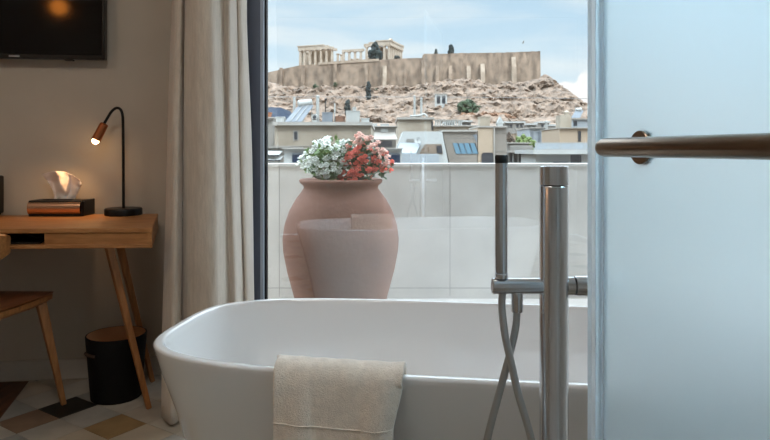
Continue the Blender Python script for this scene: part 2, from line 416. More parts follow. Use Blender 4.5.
# towel over the near rim
def towel():
    bm = bmesh.new(); nu, path = 40, []
    b = TB
    # (distance outside the rim's outer edge, z)
    prof = [(-.070,.37),(-.062,.42),(-.054,.48),(-.047,.525),(-.038,.548),(-.020,.556),(-.004,.554),(.010,.545),(.016,.525),(.018,.49),(.018,.44),(.017,.39),(.016,.34),(.016,.29),(.015,.24),(.015,.20)]
    pp = spline([(p[0],p[1],0) for p in prof], 4)
    u0, u1 = TU0, TU1
    rows = []
    for j, p in enumerate(pp):
        row = []
        for i in range(nu+1):
            f = i/nu
            inside = p.x < -.02
            lo = u0+(.004 if not inside else -.004)
            hi = u1-(.028*min(1,max(0,(.55-p.y)/.12)) if not inside else 0)
            x = lo+(hi-lo)*f
            # outer edge of the rim at this x
            e = TB*(1-abs(x/TA)**TN)**(1/TN)
            yy = -(e+p.x)
            wv = .004*math.sin(f*9+p.y*14)+.003*math.sin(f*21-p.y*8)
            if not inside: yy -= max(0,wv)*(1+2*max(0,.5-p.y))
            edge = max(0, (f-.9)/.1)
            if not inside and p.y < .53: yy += edge**2*.012
            q = tl(x, yy)
            row.append(bm.verts.new((q.x,q.y,p.y+.0025*N.noise(Vector((x*30,p.y*30,1))))))
        rows.append(row)
    for r0, r1 in zip(rows, rows[1:]):
        for i in range(nu): bm.faces.new((r0[i], r0[i+1], r1[i+1], r1[i]))
    mb = MB(); mb.bm.free(); mb.bm = bm
    t = thing('bath_towel', 'beige white terry towel hanging over the near rim of the bathtub', 'towel', (*tl((TU0+TU1)/2, -TB-.02), .2))
    o = mb.build('cloth', M['towel'], t, smooth='all')
    sd = o.modifiers.new('solid','SOLIDIFY'); sd.thickness = .011; sd.offset = 1
    sb = o.modifiers.new('sub','SUBSURF'); sb.levels = sb.render_levels = 2
    tx = bpy.data.textures.new('terry_pile','CLOUDS'); tx.noise_scale = .004
    dm = o.modifiers.new('pile','DISPLACE'); dm.texture = tx; dm.strength = .0018; dm.mid_level = .5
    # woven band
    hb = MB(); pts = []
    for i in range(25):
        f = i/24; x = u0+.004+(u1-.03-u0)*f; e = TB*(1-abs(x/TA)**TN)**(1/TN)
        wv = .004*math.sin(f*9+.425*14)+.003*math.sin(f*21-.425*8)
        q = tl(x, -(e+.0295)-max(0,wv)*1.2+(max(0,(f-.9)/.1)**2*.012)); pts.append((q.x,q.y,.428+.001*math.sin(f*7)))
    hb.tube(pts, .0013, 6).build('hem_band', M['towel'], t, smooth='all')
TU0, TU1 = -.318, .0
def uat(px, py):
    h = H-TH; d = F*h/(py-150); x = (px-385)/F*d-TC.x; y = d-TC.y
    return x*math.cos(TR)+y*math.sin(TR)
TU0, TU1 = uat(280,364), uat(405,376)
towel()

# ------------------------------------------------------------ floor-standing bath mixer with hand shower
MD = 1.15; mx = XP(554, MD)
t = thing('bath_mixer', 'brushed steel floor standing bath mixer column beside the bathtub', 'faucet', (mx, MD, 0))
mtop = ZP(166, MD); gz = ZP(186, MD); rc = 14.2/F*MD
MB().lathe((mx,MD,0), [(.07,0),(.07,.006),(.065,.010),(0,.010)], 32).build('base_plate', M['steel'], t, smooth=True)
MB().lathe((mx,MD,.008), [(rc,0),(rc,gz-.008-.0015),(rc-.001,gz-.008)], 40).build('column', M['steel'], t, smooth=True)
MB().lathe((mx,MD,gz-.002), [(rc-.002,0),(rc-.002,.004)], 32).build('groove', M['blackmetal'], t, smooth=True)
MB().lathe((mx,MD,gz+.0018), [(rc-.001,0),(rc,.001),(rc,mtop-gz-.003),(rc-.0015,mtop-gz-.0018),(0,mtop-gz-.0018)], 40).build('cap', M['steel'], t, smooth=True)
hz = ZP(286, MD); hr = 8/F*MD
xa, xb = XP(492,MD), mx-rc+.004
MB().tube([(xa,MD,hz),(xa+.0015,MD,hz),(xb,MD,hz)], [hr-.0015,hr,hr], 28).build('holder_arm', M['steelh'], t, smooth=True)
cxn = XP(517, MD)
MB().tube([(cxn,MD,hz-hr+.004),(cxn,MD,ZP(311,MD)),(cxn,MD,ZP(312,MD))], [6/F*MD,6/F*MD,5.3/F*MD], 20).build('hose_connector', M['steel'], t, smooth=True)
kr = 10/F*MD
kx0 = mx+rc-.004
kb = MB().tube([(kx0,MD,hz),(XP(573.5,MD),MD,hz)], kr*.92, 28).build('handle_neck', M['steelh'], t, smooth=True)
MB().tube([(XP(573.5,MD),MD,hz),(XP(575,MD),MD,hz)], kr*.86, 28).build('handle_groove', M['blackmetal'], t, smooth=True)
MB().tube([(XP(575,MD),MD,hz),(XP(575,MD)+.001,MD,hz),(.413,MD,hz),(.4145,MD,hz)], [kr*.95,kr,kr,kr*.94], 28).build('handle', M['steelh'], t, smooth=True)
sxx = XP(501.5, MD); sr = 6.6/F*MD
t2 = thing('hand_shower', 'slim steel hand shower wand with black tip standing in the mixer holder', 'shower head', (sxx, MD, hz+hr))
MB().lathe((sxx,MD,hz+hr), [(sr*.95,0),(sr,.001),(sr,ZP(273,MD)-hz-hr),], 24).build('collar', M['steel'], t2, smooth=True)
z0 = ZP(272.4, MD)
MB().lathe((sxx,MD,z0), [(sr*.94,0),(sr*.97,.002),(sr*.97,ZP(163,MD)-z0)], 24).build('wand', M['steel'], t2, smooth=True)
MB().lathe((sxx,MD,ZP(163,MD)), [(sr*.97,0),(sr*1.02,.0015),(sr*1.02,.012),(sr*.9,.0145),(0,.0145)], 24).build('tip', M['black'], t2, smooth=True)
hp = [P(502.5,293,MD), P(502,308,MD-.004), P(505,335,MD-.012), P(511,362,MD-.016), P(518,393,MD-.018), P(526,420,MD-.02), P(533,448,MD-.022), P(538,490,MD-.024), P(533,530,MD-.02), P(512,550,MD-.01), P(490,535,MD), P(481,500,MD), P(483,462,MD), P(489,432,MD), P(496,405,MD), P(505,372,MD), P(512,345,MD), P(516,325,MD), P(517,309,MD)]
MB().tube(spline(hp, 8), .0068, 12).build('hose', M['hose'], t2, smooth='all')

# ------------------------------------------------------------ frosted shower screen with bar handle
PU = Vector((.2119,-.9773)); PN = Vector((-.9773,-.2119)); P0 = Vector((.353,.9095))
def pp(s, o): q = P0+PU*s+PN*o; return (q.x, q.y)
def slab(s0, s1, o0, o1): return [pp(s0,o0), pp(s1,o0), pp(s1,o1), pp(s0,o1)]
t = thing('shower_screen', 'frosted glass shower screen on the right, with a long bar handle', 'shower screen', (*pp(.45,0), 0))
MB().hexa(slab(-.080, 1.02, -.008, 0), .012, 2.2).build('glass_panel', M['frost'], t, bevel=.001)
MB().hexa(slab(-.118, -.106, -.012, .004), .012, 2.2).hexa(slab(-.106,-.080,-.0055,-.0025), .012, 2.2).hexa(slab(-.086,-.078,-.011,.003), .012, 2.2).build('edge_seal', M['seal'], t)
bz = ZP(147.5, .9)
def bp_(s, o, z=bz): q = pp(s,o); return Vector((q[0],q[1],z))
br = .0131
ends = [(-.015,.0005),(-.014,.35),(-.010,.72),(-.005,.92),(.002,1.),(.3,1.),(.62,1.),(.63,.9),(.635,.5)]
bar = MB().tube([bp_(s,.045) for s,_ in ends], [br*r for _,r in ends], 32).build('bar_handle', M['bronze'], t, smooth=True)
for s in (.018, .58):
    MB().tube([bp_(s,.0), bp_(s,.003), bp_(s,.004)], [.0235,.0235,.0225], 28).build('rosette', M['bronze'], bar, smooth=True)
    MB().tube([bp_(s,.003), bp_(s,.04)], .009, 20).build('post', M['bronze'], bar, smooth=True)
    MB().tube([bp_(s,-.008), bp_(s,-.012)], .0235, 28).build('rosette', M['bronze'], bar, smooth=True)

# ------------------------------------------------------------ curtain
def curtain():
    bot = [(168,2.70),(163,2.60),(163,2.50),(169,2.43),(175,2.43),(179.5,2.48),(182,2.53),(183.5,2.51),(187,2.50),(196,2.455),(209,2.44),(218,2.46),(224,2.52),(229,2.585),(232,2.60),(235,2.585),(238,2.62),(241,2.70),(244,2.77),(247,2.76),(250,2.79),(254,2.90),(256,2.98),(253,3.02)]
    top = [(174,2.80),(171.5,2.72),(173,2.63),(176,2.56),(180,2.55),(183,2.58),(184,2.60),(185,2.57),(188,2.50),(196,2.455),(207,2.44),(213,2.46),(218,2.52),(222,2.585),(225,2.60),(228,2.585),(231,2.62),(234,2.70),(236.5,2.77),(239,2.76),(242,2.79),(245.5,2.90),(247,2.98),(245,3.02)]
    B = spline([(XP(a,d),d,0) for a,d in bot], 6); T = spline([(XP(a,d),d,0) for a,d in top], 6)
    bm = bmesh.new(); nz = 40; rows = []
    for j in range(nz+1):
        z = .012+(2.66-.012)*j/nz
        # pixel fractions: image top is at z = 1.65
        f = min(1.4, max(0, (z-.05)/1.58))
        f = f**1.25 if f < 1 else f
        rows.append([bm.verts.new((a.x+(b.x-a.x)*f+.006*N.noise(Vector((i*.12,z*1.4,0))), a.y+(b.y-a.y)*f+.008*N.noise(Vector((i*.12,z*1.4,5))), z)) for i,(a,b) in enumerate(zip(B,T))])
    for r0, r1 in zip(rows, rows[1:]):
        for i in range(len(r0)-1): bm.faces.new((r0[i], r0[i+1], r1[i+1], r1[i]))
    mb = MB(); mb.bm.free(); mb.bm = bm
    t = thing('window_curtain', 'long beige linen curtain hanging in folds left of the window', 'curtain', (XP(210,2.6), 2.6, .012))
    o = mb.build('drape', M['linen'], t, smooth='all')
    s = o.modifiers.new('solid','SOLIDIFY'); s.thickness = .004; s.offset = 0
curtain()

# ------------------------------------------------------------ television
wa = math.atan(TW)
def wpt(x, off, z): q = wp(x, off); return Vector((q[0], q[1], z))
def wall_x(px, off):                    # wall station whose point at this offset lies on the pixel column
    lo, hi = -3.1, -.8
    for _ in range(50):
        m_ = (lo+hi)/2; q = wp(m_, off)
        if q[0]/q[1]*F+385 < px: lo = m_
        else: hi = m_
    return lo
tr = wall_x(104.5, .07); q = wp(tr, .07); tz = ZP(59.6, q[1])
t = thing('television', 'black flat television mounted high on the wall above the desk', 'television', wpt(tr-.5, .03, tz))
def wb(x0, x1, o0, o1, z0, z1):
    return MB().hexa([wp(x0,o1), wp(x1,o1), wp(x1,o0), wp(x0,o0)], z0, z1)
wb(tr-1.0, tr, .03, .068, tz, tz+.58).build('casing', M['bezel'], t, bevel=.004)
wb(tr-.99, tr-.011, .068, .0695, tz+.018, tz+.57).build('screen', M['screen'], t)
wb(tr-.75, tr-.25, 0.0, .03, tz+.1, tz+.45).build('wall_bracket', M['black'], t)
mkx = wall_x(14, .07); wb(mkx-.022, mkx+.022, .068, .0698, tz+.006, tz+.013).build('maker_mark', M['logo'], t)
sx_ = wall_x(68, .07); wb(sx_-.016, sx_+.016, .035, .066, tz-.006, tz+.002).build('sensor', M['black'], t)

# ------------------------------------------------------------ desk
dz = .76
A, B_ = Vector((-.868,2.385)), Vector((-1.036,2.925))   # front right, rear right
fd = Vector((-.998,-.055))                             # along the front to the left
bd = Vector((-.9925,-.1221))
Ln = 1.25
def dq(i, o, s0, s1):   # plan quad: inset from the right end (s0..s1 along the front), depth fractions i..o
    def pt(s, f): return (A+fd*s).lerp(B_+bd*s, f)
    return [tuple(pt(s1,i)), tuple(pt(s0,i)), tuple(pt(s0,o)), tuple(pt(s1,o))]
t = thing('writing_desk', 'oak writing desk with slanted legs against the left wall', 'desk', (-1.5, 2.6, 0))
MB().hexa(dq(0,1,0,Ln), dz-.018, dz).build('tabletop', M['oak'], t, bevel=.003)
MB().hexa(dq(0,1,0,Ln), dz-.075, dz-.061).build('bottom_board', M['oak'], t, bevel=.002)
MB().hexa(dq(0.005,1,0.001,.02), dz-.061, dz-.018).build('side_panel', M['oak'], t)
MB().hexa(dq(0.005,1,Ln-.02,Ln-.001), dz-.061, dz-.018).build('side_panel', M['oak'], t)
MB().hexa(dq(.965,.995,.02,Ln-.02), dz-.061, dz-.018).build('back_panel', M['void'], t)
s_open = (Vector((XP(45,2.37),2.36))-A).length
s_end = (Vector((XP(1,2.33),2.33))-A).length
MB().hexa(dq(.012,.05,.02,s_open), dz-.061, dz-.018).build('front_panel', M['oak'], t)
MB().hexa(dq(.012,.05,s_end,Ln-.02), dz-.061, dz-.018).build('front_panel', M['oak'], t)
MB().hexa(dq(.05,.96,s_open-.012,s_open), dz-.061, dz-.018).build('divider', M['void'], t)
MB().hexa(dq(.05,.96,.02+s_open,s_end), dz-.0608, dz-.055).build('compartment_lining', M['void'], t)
def dleg(a, b, w0=.021, w1=.014):
    return MB().tube([a, b], [w0, w1], 4).build('leg', M['oakv'], t, bevel=.004)
dleg(Vector((XP(108,2.52),2.52,dz-.075)), Vector((XP(149,2.60),2.60,0)))
dleg(Vector((XP(117,2.80),2.80,dz-.075)), Vector((XP(155,2.93),2.90,0)))
dleg(Vector((-1.86,2.46,dz-.075)), Vector((-2.02,2.50,0)))
dleg(Vector((-1.94,2.70,dz-.075)), Vector((-2.08,2.78,0)))
# cable coiled in the open compartment
c0 = P(14,231.5,2.42)
tag(MB().tube(spline([P(2,240,2.45)-Vector((0,0,0)), P(8,235,2.43), P(17,231.8,2.42), P(26,234,2.42), P(38,238,2.44), P(41,241.3,2.46)],6), .0035, 8).build('power_cable', M['black'], smooth='all'), 'black cable lying in the open compartment under the desk top', 'cable')

# lamp on the desk
LD = 2.86; lx = XP(123.5, LD)
t = thing('desk_lamp', 'slim black desk lamp with a lit copper head on the oak desk', 'lamp', (lx, LD, dz))
MB().lathe((lx,LD,dz), [(.078,0),(.08,.002),(.08,.027),(.077,.031),(0,.031)], 40).build('base', M['blackmetal'], t, smooth=True)
path = [Vector((lx,LD,dz+.02)), P(123.3,160,LD), P(123,125,LD), P(122.5,115,LD), P(120.5,109.5,LD), P(116.5,108,LD), P(112,111,LD), P(108,117,LD), P(104,124,LD)]
MB().tube(spline(path,8), .0062, 12).build('stem', M['blackmetal'], t, smooth='all')
h0, h1 = P(104.6,123.5,LD), P(96,140,LD-.01); ax = (h1-h0).normalized()
hd = MB().tube([h0-ax*.001, h0, h0+ax*.004, h1, h1-ax*.004, h0+ax*.03, h0+ax*.028], [.004,.014,.0185,.0205,.018,.015,.001], 24).build('lamp_head', M['copper'], t, smooth=True)
bc = h1+ax*.004
MB().blob(bc, .015, 3, 0).build('bulb', emit('lit_bulb', (255,204,140), 14), hd, smooth='all')
lt = bpy.data.lights.new('desk_lamp_light','SPOT'); lt.color = (1,.56,.25); lt.energy = 1.5; lt.spot_size = math.radians(125); lt.spot_blend = .6; lt.shadow_soft_size = .02
lo = bpy.data.objects.new('desk_lamp_light', lt); C.objects.link(lo); lo.location = bc+ax*.02; lo.rotation_euler = Vector((-.45,-.40,-.8)).to_track_quat('-Z','Y').to_euler()

# tissue box
tx0, tx1, td0, td1 = XP(27.5,2.80), XP(95,2.905), 2.795, 2.905
t = thing('tissue_box', 'copper fronted tissue box with a tissue pulled up on the desk', 'tissue box', ((tx0+tx1)/2, 2.85, dz))
th = .071
MB().box(tx0+.004, tx1-.008, td0+.002, td1, dz, dz+th-.002).build('case', M['black'], t, bevel=.004)
fp = []
for i in range(17):
    a_ = -math.pi/2+math.pi*i/16; fp.append((tx0+.006, td0+.004-.016*math.cos(a_), dz+.036+.0265*math.sin(a_)))
MB().extr(fp, (tx1-.012-tx0-.006,0,0)).build('front_plate', M['tube'], t, smooth=True)
MB().box(tx1-.008, tx1, td0-.002, td1+.002, dz, dz+th).build('end_cap', M['blackmetal'], t, bevel=.005)
MB().box(tx0+.05, tx1-.08, 2.83, 2.87, dz+th-.003, dz+th).build('slot', M['void'], t)
TOP = [(0,0),(.12,2.6),(.3,5.2),(.45,5.6),(.6,6.2),(.75,4.6),(.9,2.2),(1,0)]
def interp_(tab, x):
    for (a,va),(b,vb) in zip(tab, tab[1:]):
        if x <= b: return va+(vb-va)*(x-a)/(b-a)
    return tab[-1][1]
def tissue():
    bm = bmesh.new(); nu, nv = 48, 22; rows = []
    # outline in pixels: left and right edges from bottom to top
    Lf = spline([(54,199,0),(53,192,0),(50,185,0),(46,179,0),(42,174.5,0)],8); Rt = spline([(75,199,0),(77.5,194,0),(80,188,0),(81.5,184,0),(80,180,0)],8)
    for j in range(nv+1):
        f = j/nv; a = Lf[int(f*(len(Lf)-1))]; b = Rt[int(f*(len(Rt)-1))]; row = []
        for i in range(nu+1):
            g = i/nu; px = a.x+(b.x-a.x)*g; py = a.y+(b.y-a.y)*g
            py -= f*(interp_(TOP, g)*f) 
            d = 2.85+.016*math.sin(g*10+f*1.5)*(.4+f)+.008*math.sin(g*21-f*3)*f+.012*N.noise(Vector((g*4,f*4,3)))
            row.append(bm.verts.new(P(px,py,d)))
        rows.append(row)
    for r0, r1 in zip(rows, rows[1:]):
        for i in range(nu): bm.faces.new((r0[i],r0[i+1],r1[i+1],r1[i]))
    mb = MB(); mb.bm.free(); mb.bm = bm
    o = mb.build('tissue', M['tissue'], t, smooth='all')
    s = o.modifiers.new('solid','SOLIDIFY'); s.thickness = .001
tissue()
# dark speaker at the desk's left
t = thing('desk_speaker', 'black upright box cut off at the left edge on the desk', 'speaker', (XP(4.5,2.89)-.06, 2.84, dz))
spx = XP(4.6,2.89)
MB().box(spx-.13, spx, 2.78, 2.89, dz+.006, dz+.176).build('casing', M['black'], t, bevel=.008)
MB().box(spx-.12, spx-.01, 2.79, 2.88, dz, dz+.008).build('foot', M['blackmetal'], t)
MB().box(spx-.122, spx-.008, 2.777, 2.782, dz+.014, dz+.168).build('front_grille', M['void'], t, bevel=.002)

# waste bin
BD = 2.73; bx = XP(116.5, BD)
t = thing('waste_bin', 'round black waste bin with tan lining under the desk', 'bin', (bx, BD, 0))
ht = .268
MB().lathe((bx,BD,0), [(.098,0),(.102,.004),(.1225,ht-.004),(.1215,ht),(.1165,ht)], 48, False).build('body', M['binm'], t, smooth=True)
MB().lathe((bx,BD,0), [(.1165,ht),(.1155,ht-.01),(.097,.012),(0,.01)], 48, False).build('lining', M['binin'], t, smooth=True)
hb = MB()
for i in range(9):
    a = math.radians(216+i*4.4)
    hb.box(0,0,0,0,0,0) if False else None
pts = [(bx+.1205*math.cos(math.radians(a)), BD+.1205*math.sin(math.radians(a)), ht-.065) for a in range(214, 252, 3)]
MB().tube(pts, .0075, 8).build('handle_strap', mat('brown_leather', (58,40,28), .6), t, smooth='all')

# ------------------------------------------------------------ chair (faces the desk, back towards the camera)
sz = .472
t = thing('desk_chair', 'light wooden chair with a dark seat pushed to the desk', 'chair', (-1.62, 2.4, 0))
# seat outline, far edge first
so = [(-1.362,2.632),(-1.358,2.615),(-1.363,2.50),(-1.378,2.38),(-1.40,2.27),(-1.44,2.19),(-1.50,2.15),(-1.62,2.14),(-1.74,2.15),(-1.80,2.19),(-1.84,2.27),(-1.862,2.38),(-1.877,2.50),(-1.882,2.615),(-1.878,2.632)]
bmq = bmesh.new()
def seat():
    b = MB(); n = 12
    top = []; bot = []
    cx_, cy_ = -1.62, 2.42
    for f in (1, .97, .8, .55, .3, 0.0001):
        dish = -.016*(1-f**2)
        top.append([b.bm.verts.new((cx_+(x-cx_)*f, cy_+(y-cy_)*f, sz+dish+(0 if f < 1 else -.003))) for x,y in so])
        bot.append([b.bm.verts.new((cx_+(x-cx_)*f*.985, cy_+(y-cy_)*f*.985, sz+dish-.012)) for x,y in so])
    m_ = len(so)
    for R in (top, bot):
        for a, c in zip(R, R[1:]):
            for i in range(m_): b.bm.faces.new((a[i], a[(i+1)%m_], c[(i+1)%m_], c[i]))
    for i in range(m_): b.bm.faces.new((top[0][i], top[0][(i+1)%m_], bot[0][(i+1)%m_], bot[0][i]))
    return b
seat().build('seat', M['seat'], t, smooth=True)
rb = MB(); m_ = len(so); rr_ = []
for f, z in ((.97,sz-.010),(.988,sz-.014),(.985,sz-.030),(.93,sz-.042),(.85,sz-.040),(.5,sz-.034)):
    rr_.append([rb.bm.verts.new((-1.62+(x+1.62)*f, 2.42+(y-2.42)*f, z)) for x,y in so])
for a_, c2 in zip(rr_, rr_[1:]):
    for i in range(m_): rb.bm.faces.new((a_[i], a_[(i+1)%m_], c2[(i+1)%m_], c2[i]))
rb.bm.faces.new(rr_[-1]); rb.build('seat_rim', M['oakv'], t, smooth=True)
ap = MB()
def apr(a, b, w=.016, h=.045):
    a, b = Vector(a), Vector(b); d = (b-a).normalized(); q = Vector((-d.y,d.x))*w/2
    ap.hexa([tuple(a-q), tuple(b-q), tuple(b+q), tuple(a+q)], sz-.062, sz-.018)
apr((-1.82,2.56),(-1.42,2.56))
ap.build('apron', M['oakv'], t, bevel=.003)
for a, b in (((-1.395,2.585),(-1.325,2.640)), ((-1.845,2.585),(-1.898,2.635))):
    MB().tube([(a[0],a[1],sz-.016),(b[0],b[1],0)], [.026,.014], 4).build('leg', M['oakv'], t, bevel=.004)
for sgn in (1,-1):
    x0 = -1.62+sgn*.20
    MB().tube(spline([(x0+sgn*.05,2.09,0),(x0+sgn*.01,2.19,.30),(x0,2.21,sz-.03),(x0+sgn*.0,2.18,.62),(x0+sgn*.0,2.14,.76)],6), [.014]*4+[.017]*17+[.014]*4, 8).build('leg', M['oakv'], t, smooth='all')
# curved back rail
br_ = MB(); ring = []
for i in range(33):
    a = math.radians(-180-18+216*i/32)   # wraps round
    cx_, cy_ = -1.62, 2.30
    rx, ry = .232, .20
    ring.append((cx_+rx*math.cos(a-0), cy_+ry*math.sin(a)))
ring = [(x,y) for x,y in ring]
rows = []
for off, z in ((0,.645),(.008,.64),(.016,.65),(.016,.755),(.008,.765),(0,.755)):
    rw = []
    for i,(x,y) in enumerate(ring):
        e = min(i, 32-i)/6; tpz = 1 if e >= 1 else .55+.45*e
        d = Vector((x+1.62, y-2.30)).normalized()
        zz = .70+(z-.70)*tpz
        rw.append(br_.bm.verts.new((x+d.x*off, y+d.y*off, zz)))
    rows.append(rw)
for a, b in zip(rows, rows[1:]+rows[:1]):
    for i in range(32): br_.bm.faces.new((a[i],a[i+1],b[i+1],b[i]))
br_.bm.faces.new([r[0] for r in rows]); br_.bm.faces.new([r[-1] for r in rows][::-1])
br_.build('backrest', M['oak'], t, smooth=True)

# ------------------------------------------------------------ pendant lamp deep in the room (mirrored in the television)
t = thing('pendant_lamp', 'round warm pendant lamp, seen as an orange glow in the television screen', 'lamp', (-2.0,.544,2.167))
MB().blob((-2.0,.544,2.167), .06, 3, 0).build('globe', emit('warm_globe', (255,150,60), 6.), t, smooth='all')
MB().tube([(-2.0,.544,2.22),(-2.0,.544,ZC)], .004, 8).build('cord', M['black'], t)
MB().lathe((-2.0,.544,ZC-.02), [(.04,0),(.05,.02)], 20).build('canopy', M['black'], t)

# ------------------------------------------------------------ hill, citadel wall, ruined temple
GZ = -16.
def interp(tab, x):
    if x <= tab[0][0]: return tab[0][1]
    for (a,va),(b,vb) in zip(tab, tab[1:]):
        if x <= b: return va+(vb-va)*(x-a)/(b-a)
    return tab[-1][1]
WD = 450.
foot = [(XP(p,WD), ZP(y,WD)) for p,y in ((-200,118),(100,104),(265,85),(300,88),(340,88),(383,90),(420,89),(450,85),(500,85),(520,84),(536,80),(541,77),(548,82),(560,94),(572,103),(580,114),(590,121),(640,121),(900,124))]
wtop = [(XP(p,WD), ZP(y,WD)) for p,y in ((150,110),(230,80),(265,73),(283,68.5),(300,65),(340,62),(382,59.5),(405,58),(423.5,57.5))]
wtop2 = [(XP(p,WD), ZP(y,WD)) for p,y in ((423,54.5),(460,53),(500,52.5),(541,51))]
def crag(p):
    v = 0; a = 1; f = 1
    for o in range(5):
        v += a*(1-2*abs(N.noise(p*f)))
        a *= .52; f *= 2.1
    return v
def hill_z(x, d):
    zf = interp(foot, x)
    base = 13 + 2*N.noise(Vector((x*.02,d*.02,0)))
    if d < 120: return GZ
    if d < 300:
        s = (d-120)/180; return GZ+(base-GZ)*s*s*(3-2*s)
    s = min(1, (d-300)/(WD-4-300))
    sw = s+.05*N.noise(Vector((x*.03,d*.03,2)))
    prof = interp(((0,0),(.2,.05),(.26,.16),(.45,.24),(.52,.40),(.66,.47),(.74,.68),(.86,.76),(.92,.92),(1,1)), sw)
    z = base+(zf-base)*min(1,prof)
    amp = max(0, min(1, s*4))*max(.12, 1-max(0,(d-WD-6)/60))
    zz = crag(Vector((x*.06, d*.05, z*.04)))
    led = N.noise(Vector((x*.012+3, d*.01, 7)))
    z += amp*((zz-.35)*3.0+led*2.0-1.2)-amp*1.0
    if d > WD+2 and XP(150,WD) < x < XP(540,WD): z = (interp(wtop2,x) if x > XP(423,WD) else interp(wtop,x))-2.2
    elif d > WD+30: z = min(z, zf+2)
    if d > WD+60: z -= (d-WD-60)*.5
    return max(z, GZ)
def hill():
    b = MB(); bm = b.bm
    xs = [-600,-450,-330,-260,-200]+[-150+i*.95 for i in range(330)]+[175,200,240,300,400,520,650]
    ds = [20,60,120,160,200,240,270,290]+[300+i*1.25 for i in range(126)]+[462,470,480,495,510,540,580,640]
    def hv(x, d):
        z = hill_z(x,d)
        w_ = max(0, min(1, (d-305)/30))*max(0, min(1, (WD-1-d)/6)) if d < WD else 0
        dy = w_*(5.5*(crag(Vector((x*.05,z*.09,3)))-.3)+1.6*(crag(Vector((x*.22,z*.3,9)))-.3))
        return (x*(d/WD if d < 300 else 1), d-dy, z)
    rows = [[bm.verts.new(hv(x,d)) for x in xs] for d in ds]
    for r0, r1 in zip(rows, rows[1:]):
        for i in range(len(xs)-1): bm.faces.new((r0[i],r0[i+1],r1[i+1],r1[i]))
    return struct('hill', b, M['rock'], loc=(0,0,0))
hill()
t = thing('citadel_wall', 'long tan stone citadel wall with buttresses on top of the rocky hill', 'wall', (-20, WD, 40))
def wallrun(tab, x0, x1, d, thick, zlo):
    b = MB(); bm = b.bm; xs = [x0+(x1-x0)*i/60 for i in range(61)]
    for i in range(60):
        xa, xb = xs[i], xs[i+1]
        za, zb = interp(tab, xa)+.35*N.noise(Vector((xa*.4,0,0))), interp(tab, xb)+.35*N.noise(Vector((xb*.4,0,0)))
        la, lb = interp(foot,xa)-zlo, interp(foot,xb)-zlo
        v = [bm.verts.new(p) for p in ((xa,d,la),(xb,d,lb),(xb,d+1.5,zb),(xa,d+1.5,za),(xa,d+thick,la),(xb,d+thick,lb),(xb,d+thick,zb),(xa,d+thick,za))]
        for f in ((0,1,2,3),(5,4,7,6),(3,2,6,7),(0,3,7,4),(1,5,6,2),(0,4,5,1)): bm.faces.new([v[k_] for k_ in f])
    bmesh.ops.remove_doubles(bm, verts=bm.verts, dist=.01)
    return b
wallrun(wtop, XP(150,WD), XP(426,WD), WD, 14, 9).build('lower_wall', M['fort'], t)
wallrun(wtop2, XP(423,WD), XP(540.5,WD), WD-1, 16, 12).build('upper_wall', M['fort'], t)
MB().box(XP(424,WD), XP(527,WD), WD+2, WD+5, ZP(57,WD), ZP(53.3,WD)).build('parapet', M['fortl'], t)
# pale masonry line on the lower wall top
cb = MB()
for i in range(20):
    xa, xb = XP(318,WD)+i*XP(385+3.05,WD), XP(318,WD)+(i+1)*XP(385+3.05,WD)
    cb.box(xa, xb, WD+.8, WD+2.2, interp(wtop,(xa+xb)/2)-.9, interp(wtop,(xa+xb)/2)+.9)
cb.build('coping', M['fortl'], t)
for px, yt, yb, wpx, dep, m_ in ((281,68,90,2.6,2,'fort'),(303,66,90,3,2.5,'fort'),(335,64,92,2.6,2,'fort'),(366,64,92,3,2.5,'fort'),(384.5,66,94,3.4,5,'fortl'),(405,72,92,2.2,2,'fort'),(423,60,92,3.2,4,'fort'),(437,66,90,3,4,'fort'),(450,66,88,3.2,4,'fort'),(468,66,88,3.4,5,'fortl'),(482,64,88,3.6,5,'fortl'),(513,57,86,3.8,5,'fortl')):
    w_ = wpx/F*WD/2; x = XP(px,WD); zt, zb = ZP(yt,WD), ZP(yb,WD)-4
    b = MB(); bm = b.bm
    b.extr([(x-w_*1.25,WD-dep*1.2,zb),(x-w_*1.25,WD+2,zb),(x-w_,WD+2,zt),(x-w_,WD-1,zt),(x-w_*1.1,WD-dep*.8,zt-(zt-zb)*.3)], (w_*2.3,0,0))
    b.build('buttress', M[m_], t)

# temple
Cc = Vector((XP(390,480),480)); ld = Vector((-.9397,.342)); sd_ = Vector((.342,.9397))
LL, SS = 77., 31.
zb, = (66.5,)
t = thing('ruined_temple', 'ruined marble temple with columns on top of the citadel hill', 'temple', (*(Cc+ld*LL/2+sd_*SS/2), zb-9))
def tq(a0, a1, s0, s1): return [tuple(Cc+ld*a+sd_*s) for a,s in ((a1,s0),(a0,s0),(a0,s1),(a1,s1))]
MB().hexa(tq(-2,LL+2,-2,SS+2), zb-9, zb-.8).hexa(tq(-1,LL+1,-1,SS+1), zb-.8, zb).build('stylobate', M['marbled'], t)
ze, zt = 79.6, 83.6
def col(a, s, ztop, r=1.15):
    p = Cc+ld*a+sd_*s
    MB().lathe((p.x,p.y,zb), [(r,0),(r*.95,(ztop-zb)*.4),(r*.8,ztop-zb-1.1),(r*1.25,ztop-zb-.6),(r*1.25,ztop-zb)], 10).build('column', M['marble'], t, smooth=True)
def ent(a0, a1, s0, s1, z0, z1, name='entablature', m_='marble'):
    MB().hexa(tq(a0,a1,s0,s1), z0, z1).build(name, M[m_], t)
st_ = LL/16
for i in (16,15,14,13,12,11,10): col(i*st_-(1.2 if i == 16 else 0)+(1.2 if i == 0 else 0), 1.2, ze)
for i in (9,8,7,6,5): col(i*st_, 1.2, 76.6-(.9 if i == 9 else 0))
for i in (4,3,2,1,0): col(i*st_+(1.2 if i == 0 else 0), 1.2, ze)
